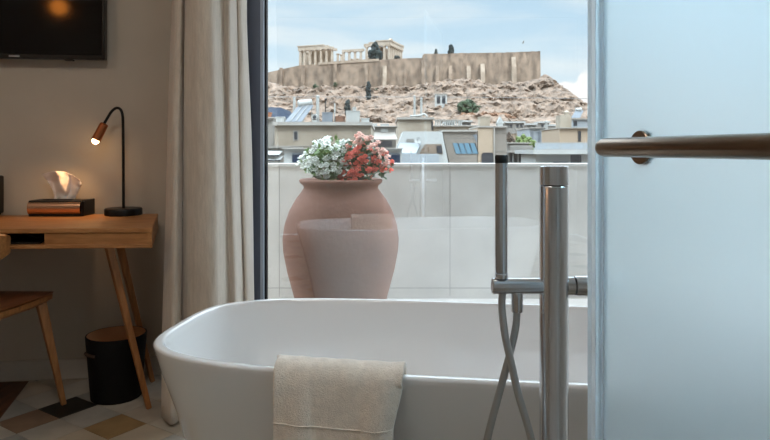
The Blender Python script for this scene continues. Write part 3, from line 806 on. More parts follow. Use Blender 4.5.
ent(10*st_-1, LL+.4, 0, 2.6, ze, 81.4); ent(10.6*st_, LL+.4, 0, 2.6, 81.4, 82.6); ent(11.4*st_, LL+.9, -.5, 2.8, 82.6, 83.4, 'cornice')
ent(9.2*st_, 10*st_-1, 0, 2.4, ze-1.5, ze+.3)
ent(4.5*st_, 8*st_+1, 0, 2.4, 76.6, 78.3)
ent(-.4, 4.4*st_, 0, 2.6, ze, 81.8); ent(-.4, 3.6*st_, 0, 2.6, 81.8, 82.9); ent(-.9, 2.4*st_, -.5, 2.8, 82.9, 83.8, 'cornice')
# east and west ends
for j in range(1,8): col(1.2, 1.2+j*(SS-2.4)/7, ze); 
for j in range(1,8): col(LL-1.2, 1.2+j*(SS-2.4)/7, ze)
ent(-.4, 2.4, 2.6, SS, ze, 82.6); ent(-.9, 2.8, 2.6, SS+.5, 82.6, 83.8, 'cornice')
ent(LL-2.4, LL+.4, 2.6, SS, ze, 82.6)
b = MB(); b.extr([(*(Cc+ld*-.4+sd_*0),83.8),(*(Cc+ld*-.4+sd_*7),83.8),(*(Cc+ld*-.4+sd_*5),84.9),(*(Cc+ld*-.4+sd_*2),85.1)], (*(ld*1.6),0)); b.build('pediment_fragment', M['marble'], t)
b = MB(); b.extr([(*(Cc+ld*-.4+sd_*(SS-3)),83.8),(*(Cc+ld*-.4+sd_*SS),83.8),(*(Cc+ld*-.4+sd_*(SS-.6)),84.6)], (*(ld*1.6),0)); b.build('pediment_fragment', M['marble'], t)
for a0, a1, h_ in ((LL-9, LL-26, 80),(8, 15, 79.8)):
    ent(min(a0,a1), max(a0,a1), 5.5, 6.7, zb, h_, 'cella_wall', 'marbled')
ent(8, 9.2, 5.5, SS-5.5, zb, 79.8, 'cella_wall', 'marbled')
ent(LL-10, LL-9, 5.5, SS-5.5, zb, 79.4, 'cella_wall', 'marbled')
for i in (2,4,6,8,9,11,13): col(i*st_, SS-1.2, ze if i < 5 or i > 10 else 75.5)

# trees on the hill
def tree(name, label, c, r, sq, m_, n=60, trunk=True, cat='tree', group=None, leafsize=.35):
    c = Vector(c); tt = thing(name, label, cat, (c.x, c.y, c.z))
    b = MB(); hh = 2*r*sq[2]
    for i in range(n):
        th_ = random.random()*2*math.pi; ph = random.random(); 
        z = ph
        if sq[0] == 'cone': pass
        w_ = sq[3](z)*math.sqrt(random.random())
        p = Vector((c.x+math.cos(th_)*w_*r*sq[0], c.y+math.sin(th_)*w_*r*sq[0], c.z+hh*(.06+.9*z)))
        b.blob(p, r*leafsize*random.uniform(.6,1.15), 1, .5, 2.5)
    b.build('crown', M[m_], tt)
    MB().tube([(c.x,c.y,c.z-.6),(c.x,c.y,c.z+hh*.5)], [r*.10,r*.05], 6).build('trunk', M['barkm'], tt)
    return tt
cone = lambda z: max(.08, (1-z)**.8*(.35+.65*min(1,z*5)))
roundc = lambda z: math.sqrt(max(.02, 1-(2*z-1)**2))
spire = lambda z: max(.1, min(1,z*4)*(1-z)**.35)
sp2 = 453.
tree('conifer_tree', 'broad dark conifer standing in front of the ruined temple', (XP(375,468),468,ZP(63,468)), 6.6, (1,1,1.12,cone), 'conif', 90, leafsize=.26)
tree('conifer_tree', 'small dark bush at the right end of the ruined temple', (XP(397,468),468,ZP(62,468)), 2.6, (1,1,.9,roundc), 'conif', 26)
tree('conifer_tree', 'taller dark conifer on top of the upper citadel wall', (XP(451,470),470,ZP(55,470)), 2.2, (1,1,1.65,spire), 'conif', 90, leafsize=.5)
tree('conifer_tree', 'short dark conifer left of the taller one on the citadel wall', (XP(436,470),470,ZP(55,470)), 1.6, (1,1,1.2,cone), 'conif', 50, leafsize=.5)
def hillpt(px, py):                     # where the line of sight through a pixel meets the hill
    d = 290.
    while d < 448:
        p = P(px,py,d)
        if p.z < hill_z(p.x, d): return p-Vector((0,0,.3))
        d += .5
    return P(px,py,440)
p = hillpt(368.5,104); tree('cypress_tree', 'tall thin cypress on the rock slope below the temple', p, 1.7*p.y/400, (1,1,4.4,spire), 'conif', 170, leafsize=.5)
p = hillpt(347.5,117); tree('cypress_tree', 'dark cypress rising behind the roof tanks', p, 1.9*p.y/400, (1,1,2.9,spire), 'conif', 130, leafsize=.5)
p = hillpt(469,115); tree('rock_bush', 'wide green bush at the foot of the rock', p, 6.5*p.y/400, (1,1,.72,roundc), 'bushm', 70, cat='bush', leafsize=.25)
for px, py, r, lab in ((315.5,90,2.2,'round green shrub under the citadel wall, left of the others'),(335,87,1.8,'green shrub under the wall beside the left cypress'),(376,93,1.8,'small green shrub under the wall right of the tall cypress')):
    p = hillpt(px,py); tree('rock_bush', lab, p, r, (1,1,.9,roundc), 'bushm', 22, cat='bush')
p = hillpt(485,119)
b = MB(); 
for i in range(14): b.blob(p+Vector((random.uniform(-10,10),random.uniform(-2,2),random.uniform(-.5,1.4))), random.uniform(2,3.6), 3, .6, 3, sq=(1.5,1,.7))
tag(b.build('earth_mound', M['rust']), 'rusty orange earth mound right of the wide green bush', 'mound')

# ------------------------------------------------------------ town
def win(parent, px0, px1, y0, y1, d, m_='wind', name='window', pan=0):
    return MB().box(XP(px0,d), XP(px1,d), d-.08, d+.05, ZP(y1,d), ZP(y0,d)).build(name, M[m_], parent)
def bld(name, label, px0, px1, yt, d, dep, m_, slab=None, cat='building', slabm='slabm', over=1.):
    x0, x1, z1 = XP(px0,d), XP(px1,d), ZP(yt,d)
    gz = max(GZ, hill_z((x0+x1)/2, d)) if d > 120 else GZ
    tt = thing(name, label, cat, ((x0+x1)/2, d+dep/2, gz-.3))
    MB().box(x0, x1, d, d+dep, gz-.3, z1).build('walls', M[m_], tt)
    if slab:
        o_ = over/F*d
        MB().box(x0-o_, x1+o_, d-.4, d+dep+.2, z1, z1+slab/F*d).build('roof_slab', M[slabm], tt)
    return tt
# beige house with the solar heater
D1 = 45
t = bld('beige_house', 'beige house with a wide roof slab carrying a solar heater and tanks', 274.5, 371, 125.5, D1, 12, 'render', 3.4)
f_ = win(t, 294.2, 297.6, 131.5, 139.5, D1)
MB().box(XP(293.2,D1), XP(298.6,D1), D1-.05, D1+.02, ZP(140.5,D1), ZP(130.5,D1)).build('window_surround', M['slabm'], t)
MB().box(XP(274,D1), XP(371,D1), D1-.06, D1, ZP(146.4,D1), ZP(145.6,D1)).build('string_course', M['slabm'], t)
rz = ZP(125.5,D1)+3.4/F*D1
rs = D1+1.2
t = thing('solar_heater', 'solar water heater with a steel tank above tilted panels', 'solar heater', (XP(297,rs), rs, rz))
zt_, zb_ = ZP(106,rs+1.6), rz+.05
xa, xb = XP(285,rs), XP(303,rs)
b = MB(); b.extr([(xa,rs,zb_),(xb-.1,rs,zb_),(XP(311,rs),rs+1.6,zt_),(XP(296,rs),rs+1.6,zt_)], (0,.05,.08)); b.build('panel', M['blueg'], t)
b = MB()
for f in (.33,.66):
    p0 = Vector((xa+(xb-.1-xa)*f, rs-.02, zb_+.09)); p1 = Vector((XP(296,rs)+(XP(311,rs)-XP(296,rs))*f, rs+1.58, zt_+.09)); b.tube([p0,p1], .03, 6)
b.build('panel_rail', M['galv'], t)
p0, p1 = P(298.5,104,rs+1.7), P(311.5,102.5,rs+1.9)
ax_ = (p1-p0).normalized()
MB().tube([p0-ax_*.06, p0, p1, p1+ax_*.06], [.18,.28,.28,.18], 20).build('tank', M['galv'], t, smooth=True)
for x in (XP(300,rs), XP(309,rs)): MB().tube([(x,rs+1.8,rz),(x,rs+1.8,zt_+.05)], .035, 6).build('leg', M['galv'], t)
def pipe(name, label, px, y0, y1, d, w, m_='galv', cat='chimney', cap=True, base=None):
    x = XP(px,d); z0 = base if base is not None else ZP(y1,d); r = w/F*d/2
    tt = thing(name, label, cat, (x,d,z0))
    MB().tube([(x,d,z0),(x,d,ZP(y0,d))], r, 10).build('shaft', M[m_], tt, smooth=True)
    if cap: MB().lathe((x,d,ZP(y0,d)), [(r*1.35,0),(r*1.35,r*.5),(0,r*1.1)], 10).build('cowl', M[m_], tt)
    return tt
pipe('chimney_pipe', 'thick grey chimney pipe on the roof right of the solar heater', 317.7, 97, 121, D1+2.2, 3.2, base=rz)
pipe('chimney_pipe', 'pale chimney pipe on the roof left of the solar heater tank', 294.3, 97, 121, D1+3.6, 2.8, base=rz, cap=False)
pipe('mast_pipe', 'thin white mast between the blue box and the roof tanks', 334.8, 103, 121, D1+2, 1.3, 'whiter', 'mast', False, base=rz)
tt = thing('street_lamp', 'thin dark lamp post with a ball head behind the blue box', 'lamp post', (XP(325.5,D1+3),D1+3,rz))
MB().tube([(XP(325.5,D1+3),D1+3,rz),(XP(325.5,D1+3),D1+3,ZP(100,D1+3))], .035, 6).build('post', M['blackmetal'], tt)
MB().blob((XP(325.8,D1+3),D1+3,ZP(99.3,D1+3)), .1, 2, .1).build('ball_head', M['blackmetal'], tt)
def rbox(name, label, cat, px0, px1, y0, d, dep, m_, topm=None, base=rz):
    tt = thing(name, label, cat, ((XP(px0,d)+XP(px1,d))/2, d+dep/2, base))
    z1 = ZP(y0,d); MB().box(XP(px0,d), XP(px1,d), d, d+dep, base, z1).build('body', M[m_], tt, bevel=.02)
    MB().box(XP(px0-.4,d), XP(px1+.4,d), d-.03, d+dep+.03, z1, z1+.06).build('lid', M[topm or m_], tt)
    return tt
rbox('roof_unit', 'blue grey roof unit beside the thick chimney pipe', 'roof unit', 322, 332, 113, D1+1, .8, 'blueg')
rbox('roof_box', 'low brown brick box on the roof between unit and tanks', 'roof box', 335.5, 344.5, 117, D1+1.4, .8, 'brownb')
rbox('roof_tank', 'pale grey roof tank in front of the dark cypress', 'tank', 346, 359.5, 111.5, D1+1, 1., 'galv')
rbox('roof_hatch', 'small knob topped hatch rising from the pale roof tank', 'roof box', 352.5, 356, 108, D1+1.3, .25, 'galv', base=ZP(111.5,D1+1)+.06)
rbox('roof_box', 'low white box at the right end of the solar heater roof', 'roof box', 361, 369, 119, D1+1.4, .8, 'whiter')
rbox('roof_box', 'low white box left of the solar panels', 'roof box', 276, 284, 117.5, D1+1.6, .8, 'whiter')
x, d = XP(314.5,D1+.9), D1+.9
tt = thing('roof_fan', 'round grey fan housing at the foot of the solar panels', 'fan', (x,d,rz))
MB().tube([(x,d,ZP(117,d)),(x,d+.5,ZP(117,d))], [.22,.24], 18).build('drum', M['galv'], tt, smooth=True)
MB().tube([(x,d-.01,ZP(117,d)),(x,d+.02,ZP(117,d))], .13, 14).build('opening', M['wind'], tt)
MB().box(x-.15,x+.15,d,d+.5,rz,ZP(119,d)).build('foot', M['galv'], tt)
# house on the far left with a dark roof
t = bld('dark_roofed_house', 'house with a sloping dark blue roof at the left window edge', 240, 291, 119, 62, 10, 'greyr')
b = MB(); b.extr([P(236,106,66),P(281,107.5,66),P(293,119,62),P(236,119.5,62)], (0,6,0)); b.build('roof', M['darkroof'], t)
p = P(269.3,118.5,50)
b = bld('terrace_block', 'small pale terrace block carrying an orange pot at the left window edge', 258, 273.5, 118.5, 50, 5, 'greyr', 1.2)
tt = thing('clay_pot', 'orange clay pot on the pale terrace block', 'pot', (XP(269,50.8),50.8,ZP(117.3,50)))
MB().lathe((XP(269,50.8),50.8,ZP(117.3,50)), [(.16,0),(.24,.32),(.27,.33),(.27,.42),(.2,.42)], 16).build('body', M['orange'], tt, smooth=True)
# awning house lower left
t = bld('awning_house', 'low house with two white awnings behind the parapet, left', 255, 288, 147.5, 36, 6, 'slabm', .8)
for y0, y1, x0_, x1_ in ((151,155.5,262,283),(156.5,160.5,258,284)):
    b = MB(); b.extr([P(x0_,y0,36),P(x1_,y0,36),P(x1_-4,y1,34.6),P(x0_,y1,34.6)], (0,0,.06)); b.build('awning', M['whiter'], t)
    b = MB(); b.tube([P(x0_,y1,34.6),P(x1_-4,y1,34.6)], .04, 6); b.build('awning_bar', M['wind'], t)
# low white block with blue window band behind the urn
t = bld('white_block', 'low white block with dark blue windows behind the flowers', 284, 402, 149, 32, 3.5, 'whiter', 1.)
for a, b_ in ((292.5,301.5),(306,316),(322,332),(340,350),(358,368),(374,384),(388.5,400)):
    w_ = win(t, a, b_, 153.5, 162.5, 32, 'winb')
    MB().box(XP(a,32), XP(b_,32), 31.9, 32, ZP(154.6,32), ZP(153,32)).build('window_head', M['blueg'], w_)
# grey house between
t = bld('grey_house', 'grey house with a hanging grey awning right of the flowers', 373, 396, 127, 60, 8, 'greyr', 1.)
b = MB(); b.extr([P(373.5,133,60),P(395,133,60),P(397.5,140,58.6),P(374,140,58.6)], (0,0,.08)); b.build('awning', M['slabm'], t)
win(t, 378, 392, 141, 147, 55)
win(t, 381, 388, 128.5, 132, 60, 'galv')
rbox('roof_box', 'white roof box on the grey house beside the beige one', 'roof box', 380.5, 389, 124.5, 61, .8, 'whiter', base=ZP(127,60)+1./F*60)
rbox('roof_box', 'white roof box on the grey house next to the solar roof', 'roof box', 372.6, 377, 124, 61, .8, 'whiter', base=ZP(127,60)+1./F*60)
# beige house with pipes
D2 = 72
t = bld('pale_beige_house', 'pale beige house with two tall pipes on its roof', 398, 433, 119.5, D2, 12, 'render2', 2.2)
win(t, 433-1.5, 433, 121, 130, D2, 'wind')
r2 = ZP(119.5,D2)+2.2/F*D2
pipe('chimney_pipe', 'left of two tall pipes on the pale beige house', 414.6, 96.5, 118, D2+2, 2.2, base=r2)
pipe('chimney_pipe', 'right of two tall pipes on the pale beige house', 421.3, 99, 118, D2+2, 2.4, base=r2)
pp_ = [P(410,116.2,D2+1),P(420,115.5,D2+1),P(424,114,D2+1),P(427,117,D2+1)]
tag(MB().tube(spline(pp_,5), .12, 8).build('roof_duct', M['galv'], smooth='all'), 'bent grey duct lying at the foot of the two pipes', 'duct')
# balustrade house
t = bld('balustrade_house', 'pale house with a row of white balusters behind the taupe building', 433.5, 478, 126.5, 78, 8, 'render2', 1.2)
for i in range(12):
    x = XP(436+i*2.3,78); MB().tube([(x,78.3,ZP(126.5,78)+.14),(x,78.3,ZP(120.5,78))], .09, 6).build('baluster', M['whiter'], t)
MB().box(XP(434,78), XP(463,78), 78.1, 78.5, ZP(120.5,78), ZP(119.5,78)).build('handrail', M['slabm'], t)
# white house on the rock
d = 285
p = hillpt(441,106.5); d = p.y-7; gz = hill_z(p.x, d)
t = thing('rock_house', 'small white house with two dark windows on the rock slope', 'house', (p.x, d+3, gz-.4))
MB().box(XP(435.5,d), XP(447,d), d, d+6, gz-.4, ZP(94.6,d)).build('walls', M['whiter'], t)
MB().box(XP(435,d), XP(447.5,d), d-.3, d+6.3, ZP(94.6,d), ZP(93.6,d)).build('roof', M['slabm'], t)
win(t, 436.8, 440.2, 96, 103.5, d); win(t, 442, 445.4, 96, 103.5, d)
# modern white house
D3 = 38
def trap(name, m_, parent, pts, d, dep): 
    b = MB(); b.extr([P(a,c,d) for a,c in pts], (0,dep,0)); return b.build(name, M[m_], parent)
t = thing('white_modern_house', 'white modern house with slanted sides and a roof terrace', 'building', (XP(422,D3), D3+3, GZ))
trap('facade', 'whiter', t, [(399,143),(403,131.5),(442,131.5),(448.5,163.5),(449,420),(391,420),(391,163.5)], D3, 5)
trap('terrace_opening', 'earthw', t, [(419,153.8),(425,144.2),(441.5,144),(443,154.2)], D3-.03, .06)
trap('terrace_door', 'wind', t, [(436.5,146),(441.2,145.5),(442.4,153.5),(437,153)], D3-.06, .05)
b = MB(); b.extr([P(399.5,143.5,D3-.02),P(421,143.5,D3-.02),P(416,154,D3-1.2),P(396,154,D3-1.2)], (0,0,.05)); b.build('awning', M['awng'], t)
trap('terrace_front', 'awng', t, [(400,154),(439,154),(439,164),(400,164)], D3-1.25, 1.2)
trap('air_grille', 'greyr', t, [(406.5,139),(414,139),(414,141.8),(406.5,141.8)], D3-.05, .05)
dc = P(418.3,140.5,D3-.5)
t = thing('satellite_dish', 'white satellite dish on the white modern house', 'satellite dish', dc-Vector((0,0,.3)))
b = MB(); prev = None; dirn = Vector((-.35,-1,.25)).normalized(); sx1 = dirn.cross(Vector((0,0,1))).normalized(); sx2 = sx1.cross(dirn)
rings = []
for i, r in enumerate((.001,.07,.14,.20,.205)):
    dd = .35*r*r/.2
    rings.append([b.bm.verts.new(dc+(sx1*math.cos(a*math.pi/10)+sx2*math.sin(a*math.pi/10))*r+dirn*dd) for a in range(20)])
for r0, r1 in zip(rings, rings[1:]):
    for i in range(20): b.bm.faces.new((r0[i], r0[(i+1)%20], r1[(i+1)%20], r1[i]))
o = b.build('dish', M['whiter'], t, smooth='all'); s_ = o.modifiers.new('solid','SOLIDIFY'); s_.thickness = .012
MB().tube([dc, dc-dirn*.3-Vector((0,0,.28)), dc-dirn*.5-Vector((0,0,.3))], .018, 6).build('bracket', M['greyr'], t)
MB().tube([dc-sx2*.19+dirn*.05, dc+dirn*.22], .01, 5).build('feed_arm', M['greyr'], t)
MB().blob(dc+dirn*.22, .03, 1, 0).build('receiver', M['wind'], t)
# taupe building with skylights
D4 = 39
t = thing('taupe_house', 'taupe building with a slanted band of blue skylights', 'building', (XP(462,D4), D4+3, GZ))
trap('facade', 'taupe', t, [(442.5,131.5),(477.4,131.5),(477.4,163.5),(477.4,420),(450,420),(449.5,163.5)], D4, 6)
trap('roof_edge', 'slabm', t, [(441.5,129.8),(477.3,129.8),(477.3,131.6),(442,131.6)], D4-.2, 6.3)
for i in range(4):
    a = 452.8+i*5.7
    f_ = trap('skylight', 'skyl', t, [(a,143.2),(a+4.6,143.2),(a+8.4,153.8),(a+3.2,153.8)], D4-.05, .06)
    trap('skylight_bar', 'wind', f_, [(a+4.6,143.2),(a+5.7,143.2),(a+8.9,153.8),(a+8.4,153.8)], D4-.07, .08)
trap('roof_notch', 'blueg', t, [(472.5,134.5),(477.2,134.5),(477.2,141.5),(476.5,141.5)], D4-.03, .05)
for y in (138,157.5): MB().box(XP(446,D4), XP(477.3,D4), D4-.012, D4, ZP(y+.5,D4), ZP(y,D4)).build('cladding_joint', M['greyr'], t)
# sand coloured tower, two faces
D5 = 39
t = thing('sand_tower', 'sand coloured tower block with a grey side wall beside the skylights', 'building', (XP(490,D5), D5+2, GZ))
MB().box(XP(478,D5), XP(493.5,D5), D5, D5+4, GZ-.2, ZP(127.5,D5)).build('front_wall', M['sand'], t)
MB().box(XP(493.5,D5), XP(494.6,D5), D5-.1, D5+4, GZ-.2, ZP(126.3,D5)).build('corner_pilaster', M['slabm'], t)
MB().box(XP(494.6,D5), XP(507,D5), D5+.15, D5+4, GZ-.2, ZP(127.5,D5)).build('side_wall', M['taupe'], t)
MB().box(XP(477.6,D5), XP(507.4,D5), D5-.1, D5+4.1, ZP(127.5,D5), ZP(126,D5)).build('roof_slab', M['slabm'], t)
for y in (132.5,151): MB().box(XP(494.8,D5), XP(507,D5), D5+.12, D5+.16, ZP(y+.6,D5), ZP(y,D5)).build('wall_joint', M['greyr'], t)
w_ = win(t, 481.5, 493.2, 154.5, 164.5, D5)
b = MB(); b.extr([P(481.5,154.5,D5-.1),P(483.5,152.6,D5-.1),P(492.5,152.6,D5-.1),P(493.2,154.5,D5-.1)], (0,.15,0)); b.build('window_head', M['wind'], w_)
tt = rbox('roof_pile', 'white pointed roof hood on top of the sand tower', 'roof hood', 497.5, 503, 123.5, D5+1, .5, 'whiter', base=ZP(126,D5))
b = MB(); b.extr([P(497,123.5,D5+1),P(504,123.5,D5+1),P(500.5,116.5,D5+1)], (0,.5,0)); b.build('gable', M['whiter'], tt)
rbox('roof_box', 'square concrete stair head on the sand tower', 'roof box', 480, 490, 117.5, D5+1.2, 1., 'render2', base=ZP(126,D5))
# balcony house and its tree
D6 = 52
t = bld('balcony_house', 'grey house with a columned balcony left of the yellow green tree', 507.5, 529, 143.5, D6, 6, 'greyr', 1.)
win(t, 510, 526, 152.5, 162, D6)
MB().box(XP(507,D6), XP(529,D6), D6-1.3, D6, ZP(152.5,D6), ZP(150.5,D6)).build('balcony_floor', M['slabm'], t)
MB().box(XP(507,D6), XP(529,D6), D6-1.3, D6-1.2, ZP(150.5,D6), ZP(145.5,D6)).build('balcony_front', M['greyr'], t)
for x in (512,517,522,527): MB().box(XP(x-.5,D6), XP(x+.5,D6), D6-.5, D6-.35, GZ, ZP(152.5,D6)).build('post', M['whiter'], t)
tree('courtyard_tree', 'yellow green tree between the balcony house and the white terrace', (XP(524,63),63,ZP(166,63)), 1.2, (1,1,1.28,roundc), 'treel', 90, leafsize=.22)
# white terrace building, right
D7 = 45
t = bld('white_terrace_building', 'long white terrace building with a deep eave at the right', 536, 640, 154.5, D7, 5, 'whiter')
MB().box(XP(533.5,D7-1), XP(650,D7-1), D7-1, D7+5.4, ZP(154.2,D7-1), ZP(149.8,D7-1)).build('eave', M['whiter'], t)
win(t, 570.5, 581, 155, 165, D7); win(t, 553, 568, 161, 165, D7, 'wind')
for i in range(3): MB().box(XP(540,D7-.1), XP(569,D7-.1), D7-.1, D7, ZP(157.4+i*2.2,D7), ZP(156.8+i*2.2,D7)).build('shutter_rail', M['awng'], t)
rl = thing('terrace_railing', 'pale railing along the top of the long white terrace', 'railing', (XP(565,D7), D7, ZP(149.8,D7-1)))
MB().box(XP(535,D7), XP(640,D7), D7, D7+.05, ZP(143.3,D7), ZP(142.5,D7)).build('top_rail', M['galv'], rl)
MB().box(XP(535,D7), XP(640,D7), D7+.01, D7+.03, ZP(149.8,D7-1)+.02, ZP(143.3,D7)).build('infill', M['awng'], rl)
for i in range(9): MB().box(XP(536+i*12,D7), XP(536.7+i*12,D7), D7-.02, D7+.06, ZP(149.8,D7-1), ZP(142.5,D7)).build('post', M['galv'], rl)
# background right
t = bld('pale_grey_block', 'pale grey block with vents behind the white terrace', 529.5, 559, 128.5, 85, 8, 'awng', 1.)
for i, (a, b_, y0, y1) in enumerate(((531,533.5,132,140),(538,540.5,132,146),(552,556,136,141))): win(t, a, b_, y0, y1, 85, 'blueg')
pipe('chimney_pipe', 'pale chimney on the pale grey block', 546.3, 122, 148, 84, 2.6, 'galv', base=ZP(150,84))
dc2 = P(548.8,137.3,82.5)
t = thing('satellite_dish', 'white satellite dish in front of the pale grey block', 'satellite dish', dc2-Vector((0,0,.6)))
MB().tube([dc2+Vector((0,-.02,0)), dc2+Vector((0,.05,0)), dc2+Vector((0,.13,0))], [.34,.3,.05], 18).build('dish', M['whiter'], t, smooth=True)
MB().tube([dc2+Vector((0,.12,0)), dc2+Vector((0,.3,-.3)), dc2+Vector((0,.4,-3))], .03, 6).build('bracket', M['greyr'], t)
t = bld('brown_shed', 'small brown walled house above the yellow green tree', 514, 528, 133.5, 100, 6, 'sand', .8)
win(t, 517, 520, 136, 141, 100)
t = bld('sand_house', 'sand coloured house with one tall window at the right edge', 559.5, 600, 128.5, 70, 8, 'sand', 1.)
win(t, 578, 580.8, 131, 141.5, 70)
r8 = ZP(128.5,70)+1/F*70
t = thing('lift_head', 'cream chimney block with round caps on the sand coloured house', 'chimney', (XP(566,71),72,r8))
MB().box(XP(560.5,71), XP(571.5,71), 71, 73, r8, ZP(115,71)).build('block', M['render2'], t)
for x, y in ((560.5,117),(565,112.5)): MB().lathe((XP(x+1.5,71.6),71.6,r8), [(.3,0),(.3,ZP(y,71.6)-r8),(.4,ZP(y,71.6)-r8),(0,ZP(y,71.6)-r8+.3)], 12).build('flue', M['render2'], t)
t = bld('roof_solar_house', 'white house with a solar panel on its roof, right edge', 572, 610, 119.5, 95, 8, 'awng', 1.)
r9 = ZP(119.5,95)+1/F*95
win(t, 573.5, 577, 121, 126, 95)
t = thing('solar_heater', 'small solar water heater with white tank at the right edge', 'solar heater', (XP(577,96),96,r9))
b = MB(); b.extr([P(571.5,118,96),P(580,118,96),P(583.5,111,97.2),P(575.5,111,97.2)], (0,.06,.1)); b.build('panel', M['blueg'], t)
MB().tube([P(575.5,109.5,97.3),P(581.5,109.5,97.3)], .26, 14).build('tank', M['whiter'], t, smooth=True)
MB().tube([(XP(578,97.4),97.4,r9),(XP(578,97.4),97.4,ZP(110,97.4))], .06, 6).build('leg', M['galv'], t)
# small white roofs along the foot of the rock
for px0, px1, y0, d, lab in ((462,471,120.5,110,'small white roofed hut behind the skylight building'),(505,513.5,121.5,120,'small white roofed hut at the rock foot above the tower'),(515,524,121.5,130,'white flat hut at the rock foot, second from the tower'),(527,536,123.5,140,'grey white hut at the rock foot above the tree'),(540,549,121.5,150,'white flat hut at the rock foot above the chimney'),(551,558,124.5,135,'little white hut left of the cream chimney block'),(446,454,121,125,'little pale hut behind the balusters')):
    t = bld('rock_foot_hut', lab, px0, px1, y0+1.6, d, 5, 'greyr', 1.7, cat='hut', slabm='whiter')
    win(t, px0+1.5, px0+3.5, y0+3, y0+6, d); win(t, px1-3.5, px1-1.5, y0+3, y0+6, d)
for px, py, r in ((508,131,.9),(512,134,1.0)):
    pass
tree('courtyard_tree', 'dark shrub on the roofs right of the sand tower', (XP(509.5,56),56,ZP(147,56)), .5, (1,1,1.3,roundc), 'barkm', 30)
# overhead wire and a bird
cw = [P(150+i*13,95.6+i*.085+.4*math.sin(i*.2),40+.0*i) for i in range(40)]
tag(MB().tube(cw, .016, 5).build('overhead_wire', M['cablem']), 'thin grey overhead wire crossing in front of the rock', 'wire')
bp0 = P(523,43,150)
b = MB(); b.blob(bp0, .16, 2, 0, sq=(1.6,1,.8))
b.extr([bp0+Vector((-.1,0,.05)), bp0+Vector((.15,0,.05)), bp0+Vector((.25,.3,.55)), bp0+Vector((.05,.3,.5))], (0,.03,0.02))
b.extr([bp0+Vector((-.1,0,.05)), bp0+Vector((.15,0,.05)), bp0+Vector((.2,-.3,.5)), bp0+Vector((0,-.3,.45))], (0,.03,0.02))
tag(b.build('bird', M['greyr']), 'tiny grey bird flying in the sky right of the citadel', 'bird')

# ------------------------------------------------------------ sky, sun, added fill lights
W = bpy.data.worlds.new('sky'); bpy.context.scene.world = W; W.use_nodes = True
nt = W.node_tree; n = nt.nodes; L = nt.links; n.clear()
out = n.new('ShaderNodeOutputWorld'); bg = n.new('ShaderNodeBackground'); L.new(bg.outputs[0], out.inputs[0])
tc = n.new('ShaderNodeTexCoord'); sp = n.new('ShaderNodeSeparateXYZ'); L.new(tc.outputs['Generated'], sp.inputs[0])
rp = n.new('ShaderNodeValToRGB'); e = rp.color_ramp.elements
e[0].position = 0; e[0].color = (*lin((216,229,238)),1); e[1].position = .6; e[1].color = (*lin((196,216,238)),1)
x_ = e.new(.10); x_.color = (*lin((204,226,240)),1); x_ = e.new(.24); x_.color = (*lin((184,214,237)),1)
L.new(sp.outputs['Z'], rp.inputs['Fac'])
def math_(op, a, b=None):
    q = n.new('ShaderNodeMath'); q.operation = op
    for i, v in enumerate((a, b)):
        if v is None: continue
        if isinstance(v, (int,float)): q.inputs[i].default_value = v
        else: L.new(v, q.inputs[i])
    return q.outputs[0]
# streaky high cloud
mp = n.new('ShaderNodeMapping'); mp.inputs['Scale'].default_value = (2.4,2.4,15); mp.inputs['Rotation'].default_value = (0,.12,0); mp.inputs['Location'].default_value = (.3,0,.9)
L.new(tc.outputs['Generated'], mp.inputs['Vector'])
nz = n.new('ShaderNodeTexNoise'); nz.inputs['Scale'].default_value = 1.6; nz.inputs['Detail'].default_value = 7; nz.inputs['Roughness'].default_value = .55; nz.inputs['Distortion'].default_value = .4
L.new(mp.outputs[0], nz.inputs['Vector'])
cr = n.new('ShaderNodeValToRGB'); cr.color_ramp.elements[0].position = .36; cr.color_ramp.elements[1].position = .62; cr.color_ramp.elements[1].color = (.9,.9,.9,1)
L.new(nz.outputs['Fac'], cr.inputs['Fac'])
m1 = n.new('ShaderNodeMix'); m1.data_type = 'RGBA'; L.new(cr.outputs['Color'], m1.inputs['Factor']); L.new(rp.outputs['Color'], m1.inputs['A']); m1.inputs['B'].default_value = (*lin((228,237,243)),1)
# heaped cloud low on the right
def cloud(px, py, rad, th, prev):
    dv = (P(px,py,1)-Vector((0,0,H))).normalized()
    vd = n.new('ShaderNodeVectorMath'); vd.operation = 'DISTANCE'; L.new(tc.outputs['Generated'], vd.inputs[0]); vd.inputs[1].default_value = dv
    nn = n.new('ShaderNodeTexNoise'); nn.inputs['Scale'].default_value = 34; nn.inputs['Detail'].default_value = 8
    L.new(tc.outputs['Generated'], nn.inputs['Vector'])
    v = math_('ADD', math_('MULTIPLY', vd.outputs['Value'], 1/rad), math_('MULTIPLY', math_('SUBTRACT', nn.outputs['Fac'], .5), th))
    r = n.new('ShaderNodeValToRGB'); r.color_ramp.elements[0].position = .90; r.color_ramp.elements[0].color = (1,1,1,1); r.color_ramp.elements[1].position = 1.; r.color_ramp.elements[1].color = (0,0,0,1)
    L.new(v, r.inputs['Fac'])
    mm = n.new('ShaderNodeMix'); mm.data_type = 'RGBA'; L.new(r.outputs['Color'], mm.inputs['Factor']); L.new(prev, mm.inputs['A']); mm.inputs['B'].default_value = (*lin((252,250,250)),1)
    return mm.outputs['Result']
c_ = cloud(592,98,.044,1.1,m1.outputs['Result'])
c_ = cloud(572,106,.038,1.1,c_)
c_ = cloud(640,86,.075,1.1,c_)
L.new(c_, bg.inputs['Color'])
mr = n.new('ShaderNodeMapRange'); mr.interpolation_type = 'SMOOTHSTEP'
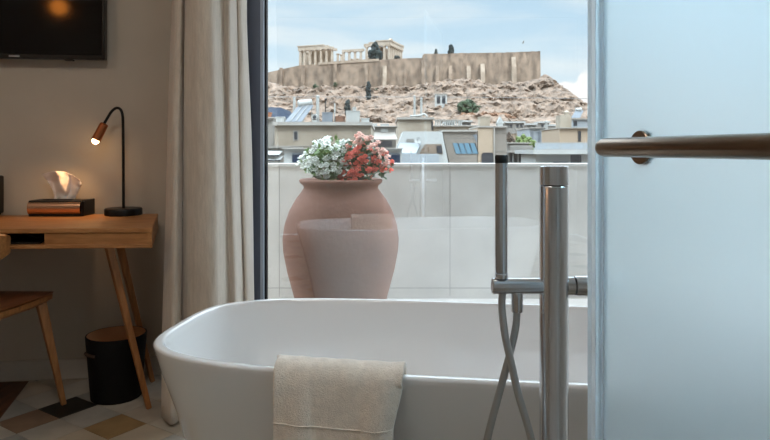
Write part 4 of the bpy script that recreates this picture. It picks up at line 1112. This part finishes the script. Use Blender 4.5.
mr.inputs['From Min'].default_value = .27; mr.inputs['From Max'].default_value = .55; mr.inputs['To Min'].default_value = .77; mr.inputs['To Max'].default_value = 4.6
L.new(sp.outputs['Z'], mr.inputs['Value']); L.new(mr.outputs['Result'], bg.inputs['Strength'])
s = bpy.data.lights.new('sun','SUN'); s.energy = .8; s.angle = math.radians(4); s.color = (1,.95,.87)
so_ = bpy.data.objects.new('sun', s); C.objects.link(so_)
so_.rotation_euler = Vector((-.62,.70,-.78)).to_track_quat('-Z','Y').to_euler()
def area(name, loc, target, sx, sy, e_, col):
    a = bpy.data.lights.new(name,'AREA'); a.shape = 'RECTANGLE'; a.size = sx; a.size_y = sy; a.energy = e_; a.color = col
    o = bpy.data.objects.new(name, a); C.objects.link(o); o.location = loc
    o.rotation_euler = (Vector(target)-Vector(loc)).to_track_quat('-Z','Y').to_euler(); return o
area('bedroom_fill_light', (-2.2,.6,2.62), (-1.9,1.6,0), .5, .5, 3.6, (1,.80,.58))  # warm fill added for the bedroom side, source unseen
area('shower_fill_light', (1.75,.75,2.62), (.45,.6,1.75), .6, .6, 5.8, (.48,.80,1)).data.spread = math.radians(60)  # cool fill added behind the frosted screen to brighten it
area('bathroom_fill_light', (-.5,.7,2.62), (-.3,1.2,0), .4, .4, 5.5, (1,.93,.86))  # unseen fill added to light the bath and the room around it

# ------------------------------------------------------------ camera and view
cam = bpy.data.cameras.new('camera'); co = bpy.data.objects.new('camera', cam); C.objects.link(co)
co.location = (0,0,H); co.rotation_euler = (math.pi/2,0,0)
cam.sensor_width = 36; cam.lens = F/770*36; cam.shift_y = -70/770; cam.clip_start = .02; cam.clip_end = 4000
sc = bpy.context.scene; sc.camera = co
vs = sc.view_settings; vs.view_transform = 'Standard'; vs.look = 'None'; vs.gamma = 1; vs.use_curve_mapping = False; vs.exposure = .9
sc.cycles.use_denoising = True
sc.cycles.max_bounces = 10; sc.cycles.diffuse_bounces = 5; sc.cycles.glossy_bounces = 5; sc.cycles.transmission_bounces = 8; sc.cycles.transparent_max_bounces = 16
